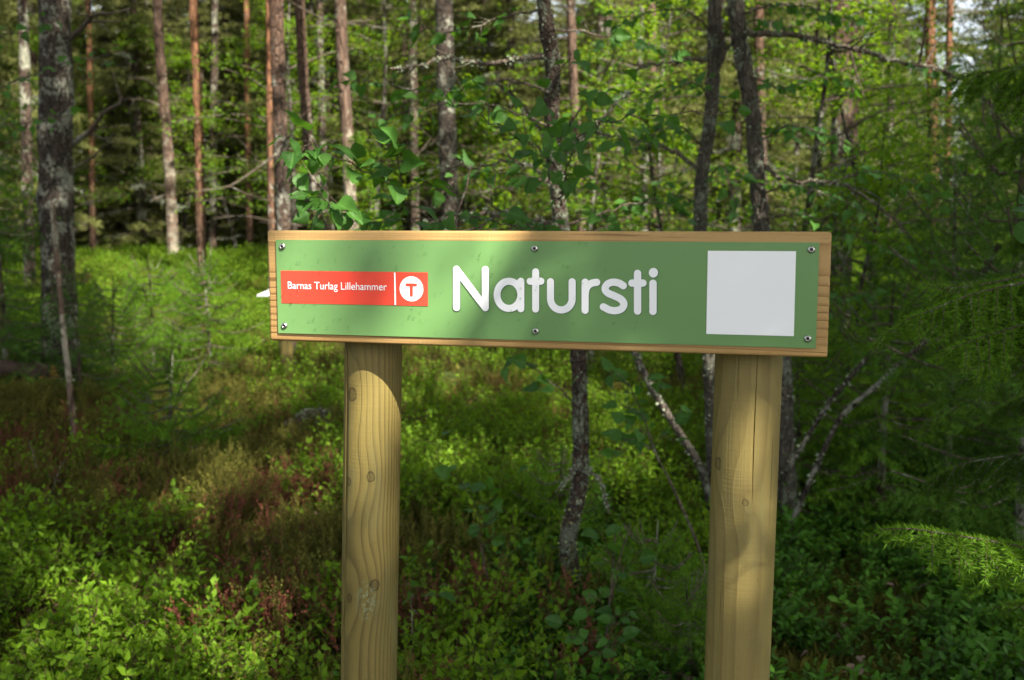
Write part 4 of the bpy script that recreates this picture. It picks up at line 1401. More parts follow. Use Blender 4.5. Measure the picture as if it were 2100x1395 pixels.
# two dark crooked stems beyond the plank's right half, with drooping leafy branches
def big_stem(name, label, cat, pts, d, w, bark, ztop, seed, flakes, sides=18):
    path = trunk_path(pts, d, ztop)
    o = np.array([path[0][0], path[0][1], gz(path[0][0], path[0][1])])
    t = thing(name, label, cat, o)
    mb, P, rad = trunk_mesh("trunk", path - o, w / 2 / FPX * d, M[bark], sides, 0.03, 0.05, seed, taper=0.06)
    link("trunk", mb.mesh("trunk", M[bark]), t)
    if flakes:
        link("lichen", lichen_flakes(P, rad, flakes, seed, 0.016).mesh("lichen", M['lichen']), t, kind="stuff")
    return t, o
s1, o1 = big_stem("sallow_tree", "dark forked sallow stem seen left of the right post, above the title's last letters", "tree",
                  [(1465, 0), (1463, 150), (1456, 250), (1441, 350), (1436, 470), (1448, 640), (1457, 760), (1462, 880)], 5.4, 27, 'bark_grey', 5.0, 31, 1500)
s2, o2 = big_stem("sallow_tree", "taller dark sallow stem passing behind the white picture panel", "tree",
                  [(1508, 0), (1528, 140), (1545, 250), (1551, 350), (1562, 470), (1588, 640), (1606, 760), (1612, 960)], 5.2, 33, 'bark_grey', 5.2, 32, 1500)
bare_branch(s1, o1, [(1452, 175, 5.4), (1480, 110, 5.4), (1474, 40, 5.4), (1480, -30, 5.4)], 0.025, 33, 100, 2)
bare_branch(s2, o2, [(1520, 72, 5.2), (1600, 70, 5.1), (1720, 92, 5.0), (1850, 128, 4.9), (1950, 152, 4.8), (2020, 205, 4.7), (2055, 300, 4.7)], 0.016, 34, 420, 8)
bare_branch(s2, o2, [(1550, 330, 5.2), (1620, 370, 5.1), (1720, 380, 5.0), (1800, 420, 4.9), (1860, 480, 4.9)], 0.012, 35, 200, 8)
bare_branch(s1, o1, [(1440, 350, 5.4), (1360, 300, 5.3), (1290, 285, 5.2), (1220, 270, 5.1)], 0.012, 36, 300, 7)
bare_branch(s1, o1, [(1448, 120, 5.4), (1360, 130, 5.3), (1270, 150, 5.2)], 0.012, 37, 200, 7)
for k, (t, o, pts, n_) in enumerate([
    (s1, o1, [(1440, 300, 5.4), (1390, 260, 5.2), (1330, 280, 5.1), (1270, 330, 5.0)], 26),
    (s1, o1, [(1460, 60, 5.4), (1400, 20, 5.2), (1320, 30, 5.1), (1250, 60, 5.0)], 28),
    (s1, o1, [(1455, 200, 5.4), (1420, 170, 5.0), (1360, 190, 4.9), (1290, 210, 4.8)], 28),
    (s1, o1, [(1436, 420, 5.4), (1380, 400, 5.1), (1310, 420, 5.0), (1240, 450, 5.0)], 26),
    (s1, o1, [(1440, 380, 5.4), (1480, 340, 5.2), (1500, 400, 5.0), (1530, 440, 4.9)], 20),
    (s1, o1, [(1462, 100, 5.4), (1500, 60, 5.3), (1560, 40, 5.2), (1620, 60, 5.1)], 26),
    (s2, o2, [(1550, 300, 5.2), (1610, 260, 5.0), (1680, 270, 4.9), (1750, 300, 4.8)], 30),
    (s2, o2, [(1530, 150, 5.2), (1600, 180, 5.0), (1690, 160, 4.9), (1760, 190, 4.9)], 30),
    (s2, o2, [(1555, 400, 5.2), (1620, 380, 5.0), (1700, 400, 4.9), (1780, 440, 4.8)], 30),
    (s2, o2, [(1515, 30, 5.2), (1590, 10, 5.0), (1680, 20, 4.9), (1760, 50, 4.9)], 26),
    (s2, o2, [(1560, 450, 5.2), (1650, 440, 5.0), (1740, 480, 4.9), (1830, 520, 4.8), (1880, 560, 4.8)], 34),
    (s2, o2, [(1700, 380, 5.0), (1790, 350, 4.9), (1880, 380, 4.8), (1950, 420, 4.8)], 28),
    (s2, o2, [(1850, 130, 4.9), (1910, 140, 4.8), (1970, 170, 4.8)], 10),
    (s2, o2, [(1604, 720, 5.2), (1660, 640, 5.0), (1730, 610, 4.9), (1800, 600, 4.8)], 28),
]):
    leafy_branch(t, o, pts, n_, 0.062, LV_BIRCH, 400 + k, 0.006, up=0.05, spread=1.2)

# leaning stems
s3, o3 = big_stem("leaning_stem", "dark thin stem leaning left, seen between the crooked birch and the right post", "tree",
                  [(1302, 725), (1345, 810), (1398, 895), (1432, 950), (1452, 1010)], 4.9, 14, 'bark_grey', 1.2, 41, 200, 12)
for k, (pts, d, w, lab) in enumerate([
    ([(1672, 870), (1735, 785), (1792, 718), (1838, 672)], 5.0, 17, "grey lichen-covered stem leaning right, nearer the right post"),
    ([(1700, 900), (1745, 835), (1792, 795), (1850, 742), (1932, 668), (2005, 580), (2050, 500)], 4.8, 19, "longer dark stem leaning right across the gap below the spruce boughs")]):
    t, o = big_stem("leaning_stem", lab, "tree", pts, d, w * 0.52, 'bark_dark', 0.5, 43 + k, 160, 12)
t, o = big_stem("dead_sapling", "thin whitish dead sapling stem just right of the fallen log", "tree", [(132, 700), (140, 760), (149, 860)], 6.4, 11, 'bark_pale', 1.6, 47, 60, 8)
dead_twig = thing("dead_twig", "thin grey dead twig poking out of the heather in the lower left", "twig", at(85, 1080, 4.6))
bare_branch(dead_twig, at(85, 1080, 4.6), [(85, 1110, 4.6), (95, 1030, 4.6), (115, 985, 4.6), (135, 940, 4.6)], 0.005, 51, 0, 4)
dt2 = thing("dead_twig", "grey forked dead twig left of the low spruce sapling", "twig", at(60, 960, 5.2))
bare_branch(dt2, at(60, 960, 5.2), [(75, 960, 5.2), (68, 930, 5.2), (58, 905, 5.2)], 0.004, 52, 0, 3)
ot = thing("fallen_branch", "bare orange-brown twig crossing behind the plank's lower right corner", "branch", at(1700, 702, 6.5))
bare_branch(ot, at(1700, 702, 6.5), [(1690, 700, 6.5), (1740, 699, 6.5), (1790, 704, 6.4), (1842, 716, 6.4)], 0.012, 53, 0, 1)

# ------------------------------------------------------------------ broad-leaved saplings
def sapling(name, label, stems, branches, size, meshes, seed, m='green_twig', r0=0.006):
    b0 = at(*stems[0][0])
    o = np.array([b0[0], b0[1], gz(b0[0], b0[1])])
    t = thing(name, label, "sapling", o)
    for k, st in enumerate(stems):
        pts = [at(*q) for q in st]
        if k == 0:
            pts = [np.array([pts[0][0], pts[0][1], o[2] - 0.05])] + pts
        P = smooth_path(np.array(pts) - o, 0.02)
        mb = MB()
        tube(mb, P, np.linspace(r0 if k == 0 else r0 * 0.6, r0 * 0.3, len(P)), 7, cap=False, rough=0.06, seed=seed + k)
        link("stem", mb.mesh("stem", M['twig']), t)
    for k, (pts, n_) in enumerate(branches):
        leafy_branch(t, o, pts, n_, size, meshes, seed + 10 + k, 0.0022, up=0.25, face=0.7, m=m, along=(0.05, 1.0))
    return t
sapling("sallow_sapling", "slender leafy sallow sapling standing alone between the left post and the birch",
        [[(1042, 1296, 3.65), (1020, 1225, 3.6), (998, 1180, 3.58), (985, 1120, 3.55)], [(1040, 1290, 3.65), (1012, 1220, 3.62), (993, 1150, 3.6), (990, 1110, 3.58)]],
        [([(985, 1120, 3.55), (980, 1050, 3.5), (955, 1000, 3.45), (915, 960, 3.4), (890, 925, 3.4)], 9),
         ([(986, 1100, 3.55), (1000, 1040, 3.5), (1022, 1000, 3.5), (1035, 950, 3.5)], 8),
         ([(985, 1080, 3.55), (1010, 1060, 3.5), (1030, 1020, 3.5)], 5),
         ([(990, 1120, 3.58), (1020, 1100, 3.5), (1045, 1095, 3.5)], 4)], 0.060, LV_SALLOW, 500)
sapling("sallow_sapling", "low dark sallow sapling with big blue-green leaves at the birch's foot",
        [[(1240, 1345, 3.2), (1250, 1240, 3.15), (1258, 1150, 3.1), (1262, 1095, 3.1)], [(1252, 1230, 3.15), (1275, 1130, 3.1), (1292, 1085, 3.1)]],
        [([(1250, 1240, 3.15), (1270, 1180, 3.0), (1310, 1140, 2.9)], 6), ([(1250, 1250, 3.15), (1210, 1220, 3.0), (1180, 1230, 2.95)], 6),
         ([(1245, 1290, 3.15), (1280, 1260, 3.0), (1320, 1260, 2.9)], 7), ([(1245, 1310, 3.15), (1200, 1300, 3.0), (1160, 1310, 2.9)], 6),
         ([(1245, 1320, 3.1), (1270, 1320, 2.9), (1300, 1340, 2.85)], 6), ([(1240, 1340, 3.1), (1230, 1340, 2.9), (1215, 1365, 2.85)], 5),
         ([(1258, 1150, 3.1), (1240, 1110, 3.05), (1225, 1085, 3.0)], 4)], 0.052, LV_ROUND, 530)
sapling("birch_sapling", "thin leaning birch sapling with yellowish lichen, against the right post's left side",
        [[(1448, 1200, 3.9), (1445, 1165, 3.9), (1420, 1090, 3.9), (1380, 1000, 3.9), (1345, 930, 3.9), (1318, 850, 3.9), (1290, 790, 3.9)]],
        [([(1345, 930, 3.9), (1300, 900, 3.8), (1265, 925, 3.75), (1245, 960, 3.7)], 7), ([(1340, 920, 3.9), (1370, 870, 3.8), (1400, 840, 3.8)], 7),
         ([(1318, 850, 3.9), (1280, 830, 3.8), (1245, 800, 3.8)], 7), ([(1300, 810, 3.9), (1330, 770, 3.8), (1360, 800, 3.8)], 7),
         ([(1290, 790, 3.9), (1270, 770, 3.85), (1250, 765, 3.8)], 4), ([(1330, 890, 3.9), (1310, 880, 3.7), (1285, 890, 3.65)], 5)], 0.068, LV_BIRCH, 560, 'twig', 0.008)
sapling("sallow_sapling", "small two-leaved shoot close to the left post's right edge, low down",
        [[(845, 1270, 3.1), (842, 1230, 3.1), (848, 1215, 3.1)]], [([(844, 1240, 3.1), (860, 1205, 3.0), (880, 1190, 3.0)], 4)], 0.065, LV_SALLOW, 590, r0=0.003)
sapling("sallow_bush", "big pale sallow leaves reaching in at the right edge above the spruce boughs",
        [[(2330, 1300, 1.7), (2320, 900, 1.7), (2260, 600, 1.7), (2200, 480, 1.7)]],
        [([(2230, 540, 1.7), (2170, 500, 1.65), (2110, 490, 1.62)], 3), ([(2200, 480, 1.7), (2140, 425, 1.65), (2110, 412, 1.62)], 3)], 0.075, LV_SALLOW, 600)
# a branch of that sallow bush arching above the view, whose leaves fleck the right post with shade
sb = [o_ for o_ in COL.objects if o_.get("category") == "sapling" and o_.name.startswith("sallow_bush")][0]
leafy_branch(sb, np.array(sb.location), [(1.75, 1.6, 1.5), (1.55, 1.2, 1.95), (1.25, 0.84, 2.15), (1.04, 0.72, 2.10), (0.94, 0.70, 2.05)], 6, 0.065, LV_SALLOW, 640, 0.004, along=(0.62, 1.0), raw=True)
# dim leaves in front of the thick lichen pine
nb = at(-150, 700, 5.6)
o = np.array([nb[0], nb[1], gz(nb[0], nb[1])])
lb = thing("birch_tree", "young birch at the left edge reaching leafy twigs across the thick lichen pine", "tree", o)
Pt = smooth_path(np.array([[0, 0, -0.1], [0.05, 0, 1.2], [0.02, 0.05, 2.4], [0.1, 0, 3.6]]), 0.05)
mb = MB(); tube(mb, Pt, np.linspace(0.035, 0.012, len(Pt)), 10, rough=0.05)
link("trunk", mb.mesh("trunk", M['bark_birch']), lb)
for k, (pts, n_) in enumerate([([(-140, 260, 5.6), (-20, 190, 5.4), (80, 150, 5.2), (180, 120, 5.1), (260, 140, 5.0)], 30),
                               ([(-140, 160, 5.6), (-30, 90, 5.4), (60, 60, 5.3), (120, 40, 5.2)], 24),
                               ([(-140, 380, 5.6), (-40, 280, 5.4), (60, 250, 5.3), (150, 240, 5.2)], 26)]):
    leafy_branch(lb, o, pts, n_, 0.055, LV_BIRCH, 620 + k, 0.006)

# ------------------------------------------------------------------ the spruce whose boughs hang in from the right
sp_base = at(2330, 900, 2.75)
o = np.array([sp_base[0], sp_base[1], gz(sp_base[0], sp_base[1])])
spr = thing("spruce_tree", "young spruce at the right edge with fresh green boughs hanging into view", "tree", o)
mb = MB()
tube(mb, np.array([[0, 0, -0.1], [0, 0, 1.2], [0.03, 0.03, 3.2]]), [0.055, 0.045, 0.012], 12, rough=0.05)
link("trunk", mb.mesh("trunk", M['bark_spruce']), spr)
def spruce_bough(pts, r0, seed, side_len, droop, n_side, tint=0.3):
    g = np.random.default_rng(seed)
    P = smooth_path(np.array([at(*q) for q in pts]) - o, 0.012)
    mw = MB()
    tube(mw, P, np.linspace(r0, 0.0015, len(P)), 6, cap=False, rough=0.05)
    A, B, T, TP = [], [], [], []
    def twig(c, d, L, lvl):
        k = max(3, int(L / 0.02))
        Q = [c]
        for i in range(k):
            d = norm(d + np.array([0, 0, -droop * 0.12]) + g.normal(0, 0.05, 3))
            Q.append(Q[-1] + d * L / k)
        Q = np.array(Q)
        tube(mw, Q, np.linspace(0.0022 if lvl == 1 else 0.0014, 0.0009, len(Q)), 4, cap=False)
        for i in range(len(Q) - 1):
            A.append(Q[i]); B.append(Q[i + 1]); T.append(tint + (0.40 if i > len(Q) * 0.6 else 0.0) + g.normal(0, 0.05)); TP.append(0.1)
        if lvl == 1:
            for i in range(1, len(Q) - 1, 2):
                for s in (-1, 1):
                    if g.random() < 0.75:
                        sd = norm(np.cross(d, [0.1, 0.2, 1.0]))
                        twig(Q[i], norm(d * 0.8 + sd * s * 0.75 + np.array([0, 0, -0.25 * droop])), L * 0.38 * (1.05 - i / len(Q)) * g.uniform(0.7, 1.2), 2)
    n = len(P)
    for i in range(int(n * 0.12), n - 1):
        A.append(P[i]); B.append(P[i + 1]); T.append(tint + (0.5 if i > n * 0.8 else -0.1)); TP.append(0.1)
    for k in range(n_side):
        f = 0.10 + 0.86 * (k + g.random()) / n_side
        i = min(n - 2, int(f * n))
        T0 = norm(P[i + 1] - P[i])
        sd = norm(np.cross(T0, [0, 0, 1.0]))
        s = 1 if k % 2 else -1
        d0 = norm(T0 * 0.75 + sd * s * 0.75 + np.array([0, 0, -droop * g.uniform(0.2, 1.0)]))
        twig(P[i], d0, side_len * (1.08 - 0.75 * f) * g.uniform(0.7, 1.15), 1)
    b = link("bough", mw.mesh("bough", M['twig']), spr)
    mn = MB()
    needles(mn, A, B, 1500, 0.0175, 0.0028, 0, np.array(T), spread=0.8)
    link("needles", mn.mesh("needles", M['spruce']), b, kind="stuff")
BOUGHS = [
    ([(2330, 1175, 2.75), (2230, 1150, 2.3), (2100, 1122, 2.05), (1960, 1098, 1.95), (1870, 1085, 1.9), (1803, 1086, 1.88)], 0.006, 0.30, 0.55, 30, 0.70),
    ([(2330, 560, 2.75), (2230, 560, 2.6), (2100, 580, 2.5), (1990, 605, 2.45), (1900, 640, 2.4), (1858, 655, 2.38)], 0.007, 0.32, 0.8, 44, 0.55),
    ([(2330, 520, 2.75), (2200, 530, 2.6), (2080, 570, 2.55), (1960, 590, 2.5), (1890, 585, 2.5)], 0.007, 0.30, 0.8, 40, 0.5),
    ([(2330, 620, 2.75), (2220, 640, 2.5), (2120, 660, 2.4), (2020, 690, 2.35), (1950, 715, 2.3)], 0.006, 0.28, 1.0, 40, 0.5),
    ([(2330, 130, 2.75), (2230, 110, 2.8), (2120, 130, 2.9), (2010, 150, 3.0), (1960, 160, 3.0)], 0.006, 0.30, 0.7, 18, 0.2),
    ([(2330, 230, 2.75), (2240, 240, 2.8), (2140, 270, 2.9), (2050, 300, 3.0)], 0.006, 0.26, 0.8, 14, 0.05),
    ([(2330, 900, 2.75), (2230, 900, 2.9), (2100, 930, 3.0), (1980, 950, 3.05), (1900, 985, 3.1)], 0.007, 0.30, 0.7, 26, -0.05),
    ([(2330, 760, 2.75), (2240, 760, 3.0), (2130, 800, 3.2), (2040, 840, 3.3)], 0.007, 0.30, 0.9, 24, -0.05),
    ([(2330, 380, 2.75), (2240, 400, 2.9), (2150, 440, 3.0), (2080, 480, 3.1)], 0.007, 0.28, 0.9, 22, 0.0),
    ([(2330, 1260, 2.75), (2240, 1250, 2.5), (2140, 1235, 2.3), (2060, 1240, 2.2)], 0.005, 0.22, 1.0, 18, 0.35),
]
for k, (pts, r0, sl, dr_, ns, ti) in enumerate(BOUGHS):
    spruce_bough(pts, r0, 700 + k, sl, dr_, ns, ti)

# ------------------------------------------------------------------ log, root mound, information board
def build_log():
    A, B = at(-260, 812, 7.3), at(104, 797, 7.7)
    B[2] = gz(B[0], B[1]) + 0.20; A[2] = gz(A[0], A[1]) + 0.21
    P = smooth_path(np.array([A, (A + B) / 2 + [0, 0, 0.03], B]), 0.05)
    t = thing("fallen_log", "dark rotting log lying at the left edge with torn orange wood", "log", A)
    mb = MB()
    tube(mb, P - A, np.linspace(0.085, 0.068, len(P)), 16, rough=0.07, seed=9)
    link("bark", mb.mesh("bark", M['rock']), t)
    g = np.random.default_rng(3)
    mb = MB()
    for k in range(26):
        e = P[-1] - A
        d = norm(P[-1] - P[-2])
        a = g.uniform(0, 6.283); r = 0.06 * math.sqrt(g.random())
        q = e + np.array([0, math.cos(a) * r, math.sin(a) * r])
        tube(mb, np.array([q - d * 0.05, q + d * g.uniform(0.005, 0.06)]), [0.014, 0.004], 5)
    for k in range(30):
        i = int(len(P) * g.uniform(0.15, 0.42))
        c = P[i] - A + np.array([0, -0.080, g.uniform(-0.03, 0.04)])
        tube(mb, np.array([c, c + [g.uniform(0.1, 0.3), g.normal(0, 0.01), g.normal(0, 0.01)]]), [0.012, 0.004], 5)
    link("torn_wood", mb.mesh("torn_wood", M['log_wood']), t)
build_log()

def build_mound():
    c = at(652, 835, 7.0)
    c[2] = gz(c[0], c[1])
    t = thing("root_stump", "old lichen-grown stump with dark hollow just left of the left post", "stump", c)
    g = np.random.default_rng(8)
    mb = MB()
    n, k = 12, 22
    V = []
    for i in range(n):
        ph = i / (n - 1) * math.pi / 2
        for j in range(k):
            a = j / k * 6.283
            r = 0.20 * math.cos(ph) ** 0.7 * (1 + 0.25 * mnoise.noise(Vector((math.cos(a) * 2, math.sin(a) * 2, ph * 3))))
            V.append((r * math.cos(a) * 1.15, r * math.sin(a), 0.20 * math.sin(ph) * (1 + 0.3 * mnoise.noise(Vector((math.cos(a) * 3, math.sin(a) * 3, ph * 2)))) - 0.02))
    i, j = np.meshgrid(np.arange(n - 1), np.arange(k), indexing='ij')
    mb.add(np.array(V), np.stack([i * k + j, i * k + (j + 1) % k, (i + 1) * k + (j + 1) % k, (i + 1) * k + j], -1).reshape(-1, 4))
    link("stump_wood", mb.mesh("stump_wood", M['rock']), t)
    mr = MB()
    for q in range(12):
        a = g.uniform(0, 6.283)
        d = np.array([math.cos(a), math.sin(a), 0])
        tube(mr, smooth_path([d * 0.10 + [0, 0, 0.12], d * 0.24 + [0, 0, 0.08 + 0.06 * g.random()], d * 0.36 + [0, 0, -0.03]], 0.03), 0.018, 6, rough=0.1, seed=q)
    link("roots", mr.mesh("roots", M['twig']), t)
    ml = MB()
    pos = np.array(V)[g.integers(0, len(V), 700)] + g.normal(0, 0.012, (700, 3))
    scatter_shape(ml, LEAF4_V * [1.4, 1, 1], LEAF4_F, pos, g.normal(0, 1, (700, 3)), g.normal(0, 1, (700, 3)), g.uniform(0.01, 0.03, 700))
    link("lichen", ml.mesh("lichen", M['lichen']), t, kind="stuff")
build_mound()

def build_info():
    d = 8.9
    b = at(589, 760, d)
    b[2] = gz(b[0], b[1])
    t = thing("information_board", "slanted white information board on a wooden post, mostly hidden behind the plank's left end", "information board", b)
    wood = M['post_left']
    mb = MB()
    ztop = at(589, 618, d)[2] - b[2]
    tube(mb, np.array([[0, 0, -0.2], [0, 0, ztop * 0.5], [0, 0, ztop - 0.02]]), 0.055, 16, rough=0.01)
    link("post", mb.mesh("post", M['post_right']), t)
    tip = at(526, 607, d - 0.1) - b
    hi = at(553, 594, d + 0.35) - b
    me = bevel_box("panel", 0.62, 0.46, 0.012, 0.004, M['panel_white'], 2)
    # left edge of the sloping panel runs from tip (near, low) to hi (far, high)
    ex = Vector((1, 0.0, 0.0))
    ey = Vector(hi - tip); L = ey.length; ey.normalize()
    ex = (ex - ey * ex.dot(ey)).normalized()
    ez = ex.cross(ey)
    m = Matrix((ex, ey, ez)).transposed().to_4x4()
    m.translation = Vector(tip) + ex * 0.31 + ey * 0.23
    link("panel", me, t, mat=m)
build_info()

# ------------------------------------------------------------------ the undergrowth
def stems_and_leaves(kind, seed):
    g = np.random.default_rng(seed)
    mb = MB()
    pos, fwd, nr, sz, ti = [], [], [], [], []
    if kind == 'bilberry':
        for s in range(int(g.integers(3, 6))):
            c = np.array([g.normal(0, 0.03), g.normal(0, 0.03), -0.03])
            d = norm(np.array([g.normal(0, 0.35), g.normal(0, 0.35), 1.0]))
            P = [c]
            n = 9
            for i in range(n):
                d = norm(d + np.array([g.normal(0, 0.28), g.normal(0, 0.28), 0.12]))
                P.append(P[-1] + d * g.uniform(0.020, 0.030))
                if i > 2:
                    for w in range(2):
                        pos.append(P[-1]); fwd.append(norm(d * 0.5 + g.normal(0, 0.7, 3) + [0, 0, 0.1]))
                        nr.append(g.normal(0, 0.35, 3) + [0, 0, 1]); sz.append(g.uniform(0.016, 0.032)); ti.append(0.10 + 0.60 * i / n + g.normal(0, 0.08))
                if i > 3 and g.random() < 0.55:
                    d2 = norm(d * 0.5 + g.normal(0, 0.6, 3) + [0, 0, 0.3])
                    Q = np.array([P[-1], P[-1] + d2 * 0.03, P[-1] + d2 * 0.06])
                    tube(mb, Q, 0.0007, 3, mat=0, cap=False)
                    for q in (Q[1], Q[2], Q[2]):
                        pos.append(q); fwd.append(norm(d2 + g.normal(0, 0.7, 3))); nr.append(g.normal(0, 0.4, 3) + [0, 0, 1]); sz.append(g.uniform(0.016, 0.029)); ti.append(0.4 + g.normal(0, 0.15))
            tube(mb, np.array(P), 0.0009, 3, mat=0, cap=False)
        scatter_shape(mb, LEAF4_V * [0.95, 1, 1], LEAF4_F, pos, np.array(fwd), np.array(nr), sz, 1, np.array(ti))
    elif kind == 'lingon':
        for s in range(int(g.integers(3, 6))):
            c = np.array([g.normal(0, 0.035), g.normal(0, 0.035), -0.02])
            d = norm(np.array([g.normal(0, 0.3), g.normal(0, 0.3), 1.0]))
            P = [c]
            n = 8
            for i in range(n):
                d = norm(d + np.array([g.normal(0, 0.15), g.normal(0, 0.15), 0.05]))
                P.append(P[-1] + d * g.uniform(0.012, 0.019))
                if i > 1:
                    a = i * 2.4 + s
                    for w in range(2):
                        out = np.array([math.cos(a + 3.1 * w), math.sin(a + 3.1 * w), g.uniform(0.0, 0.5)])
                        pos.append(P[-1]); fwd.append(norm(out + 0.3 * d)); nr.append(np.array([0, 0, 1.0]) + g.normal(0, 0.3, 3) - 0.3 * out); sz.append(g.uniform(0.018, 0.032)); ti.append(0.1 + 0.6 * (i / n) ** 2 + g.normal(0, 0.08))
            tube(mb, np.array(P), 0.0010, 3, mat=0, cap=False)
        scatter_shape(mb, OVAL_V, OVAL_F, pos, np.array(fwd), np.array(nr), sz, 1, np.array(ti))
    elif kind in ('heather', 'heather_red'):
        A, B, T = [], [], []
        for s in range(int(g.integers(6, 11))):
            c = np.array([g.normal(0, 0.03), g.normal(0, 0.03), -0.03])
            d = norm(np.array([g.normal(0, 0.30), g.normal(0, 0.30), 1.0]))
            P = [c]
            for i in range(7):
                d = norm(d + np.array([g.normal(0, 0.10), g.normal(0, 0.10), 0.10]))
                P.append(P[-1] + d * g.uniform(0.022, 0.036))
                if i >= 2:
                    A.append(P[-2]); B.append(P[-1]); T.append(0.1 + 0.1 * i)
                    if g.random() < 0.8:
                        d2 = norm(d + g.normal(0, 0.35, 3))
                        A.append(P[-1]); B.append(P[-1] + d2 * g.uniform(0.03, 0.055)); T.append(0.4 + g.normal(0, 0.2))
            tube(mb, np.array(P), 0.0009, 3, mat=0, cap=False)
        needles(mb, A, B, 330, 0.0090, 0.0046, 1, np.array(T), spread=0.75)
    elif kind == 'dead_leaf':
        n = 5
        pos = np.stack([g.normal(0, 0.05, n), g.normal(0, 0.05, n), g.uniform(0.0, 0.045, n)], 1)
        scatter_shape(mb, OVAL_V * [1.1, 1, 3.0], OVAL_F, pos, g.normal(0, 1, (n, 3)) * [1, 1, 0.35], g.normal(0, 0.45, (n, 3)) + [0, 0, 1], g.uniform(0.022, 0.045, n), 0, g.random(n))
        return mb.mesh(kind, [M['dead_leaf']])
    elif kind == 'moss':
        n = 70
        pos = np.stack([g.normal(0, 0.045, n), g.normal(0, 0.045, n), np.full(n, -0.005)], 1)
        f = g.normal(0, 0.55, (n, 3)) + [0, 0, 0.9]
        scatter_shape(mb, NEEDLE_V * [0.28, 1, 1], NEEDLE_F, pos, f, g.normal(0, 1, (n, 3)), g.uniform(0.02, 0.055, n), 1, g.uniform(0, 0.7, n))
    return mb.mesh(kind, [M['green_twig'], M[{'moss': 'heather'}.get(kind, kind)]])

PROTO = {k: [(k, stems_and_leaves(k, 900 + 31 * i + 7 * len(k))) for i in range(7)] for k in ('bilberry', 'lingon', 'heather', 'heather_red', 'dead_leaf', 'moss')}

def vnoise(x, y, s, seed):
    return np.array([mnoise.noise(Vector((a / s + seed, b / s, seed * 0.7))) for a, b in zip(x, y)])

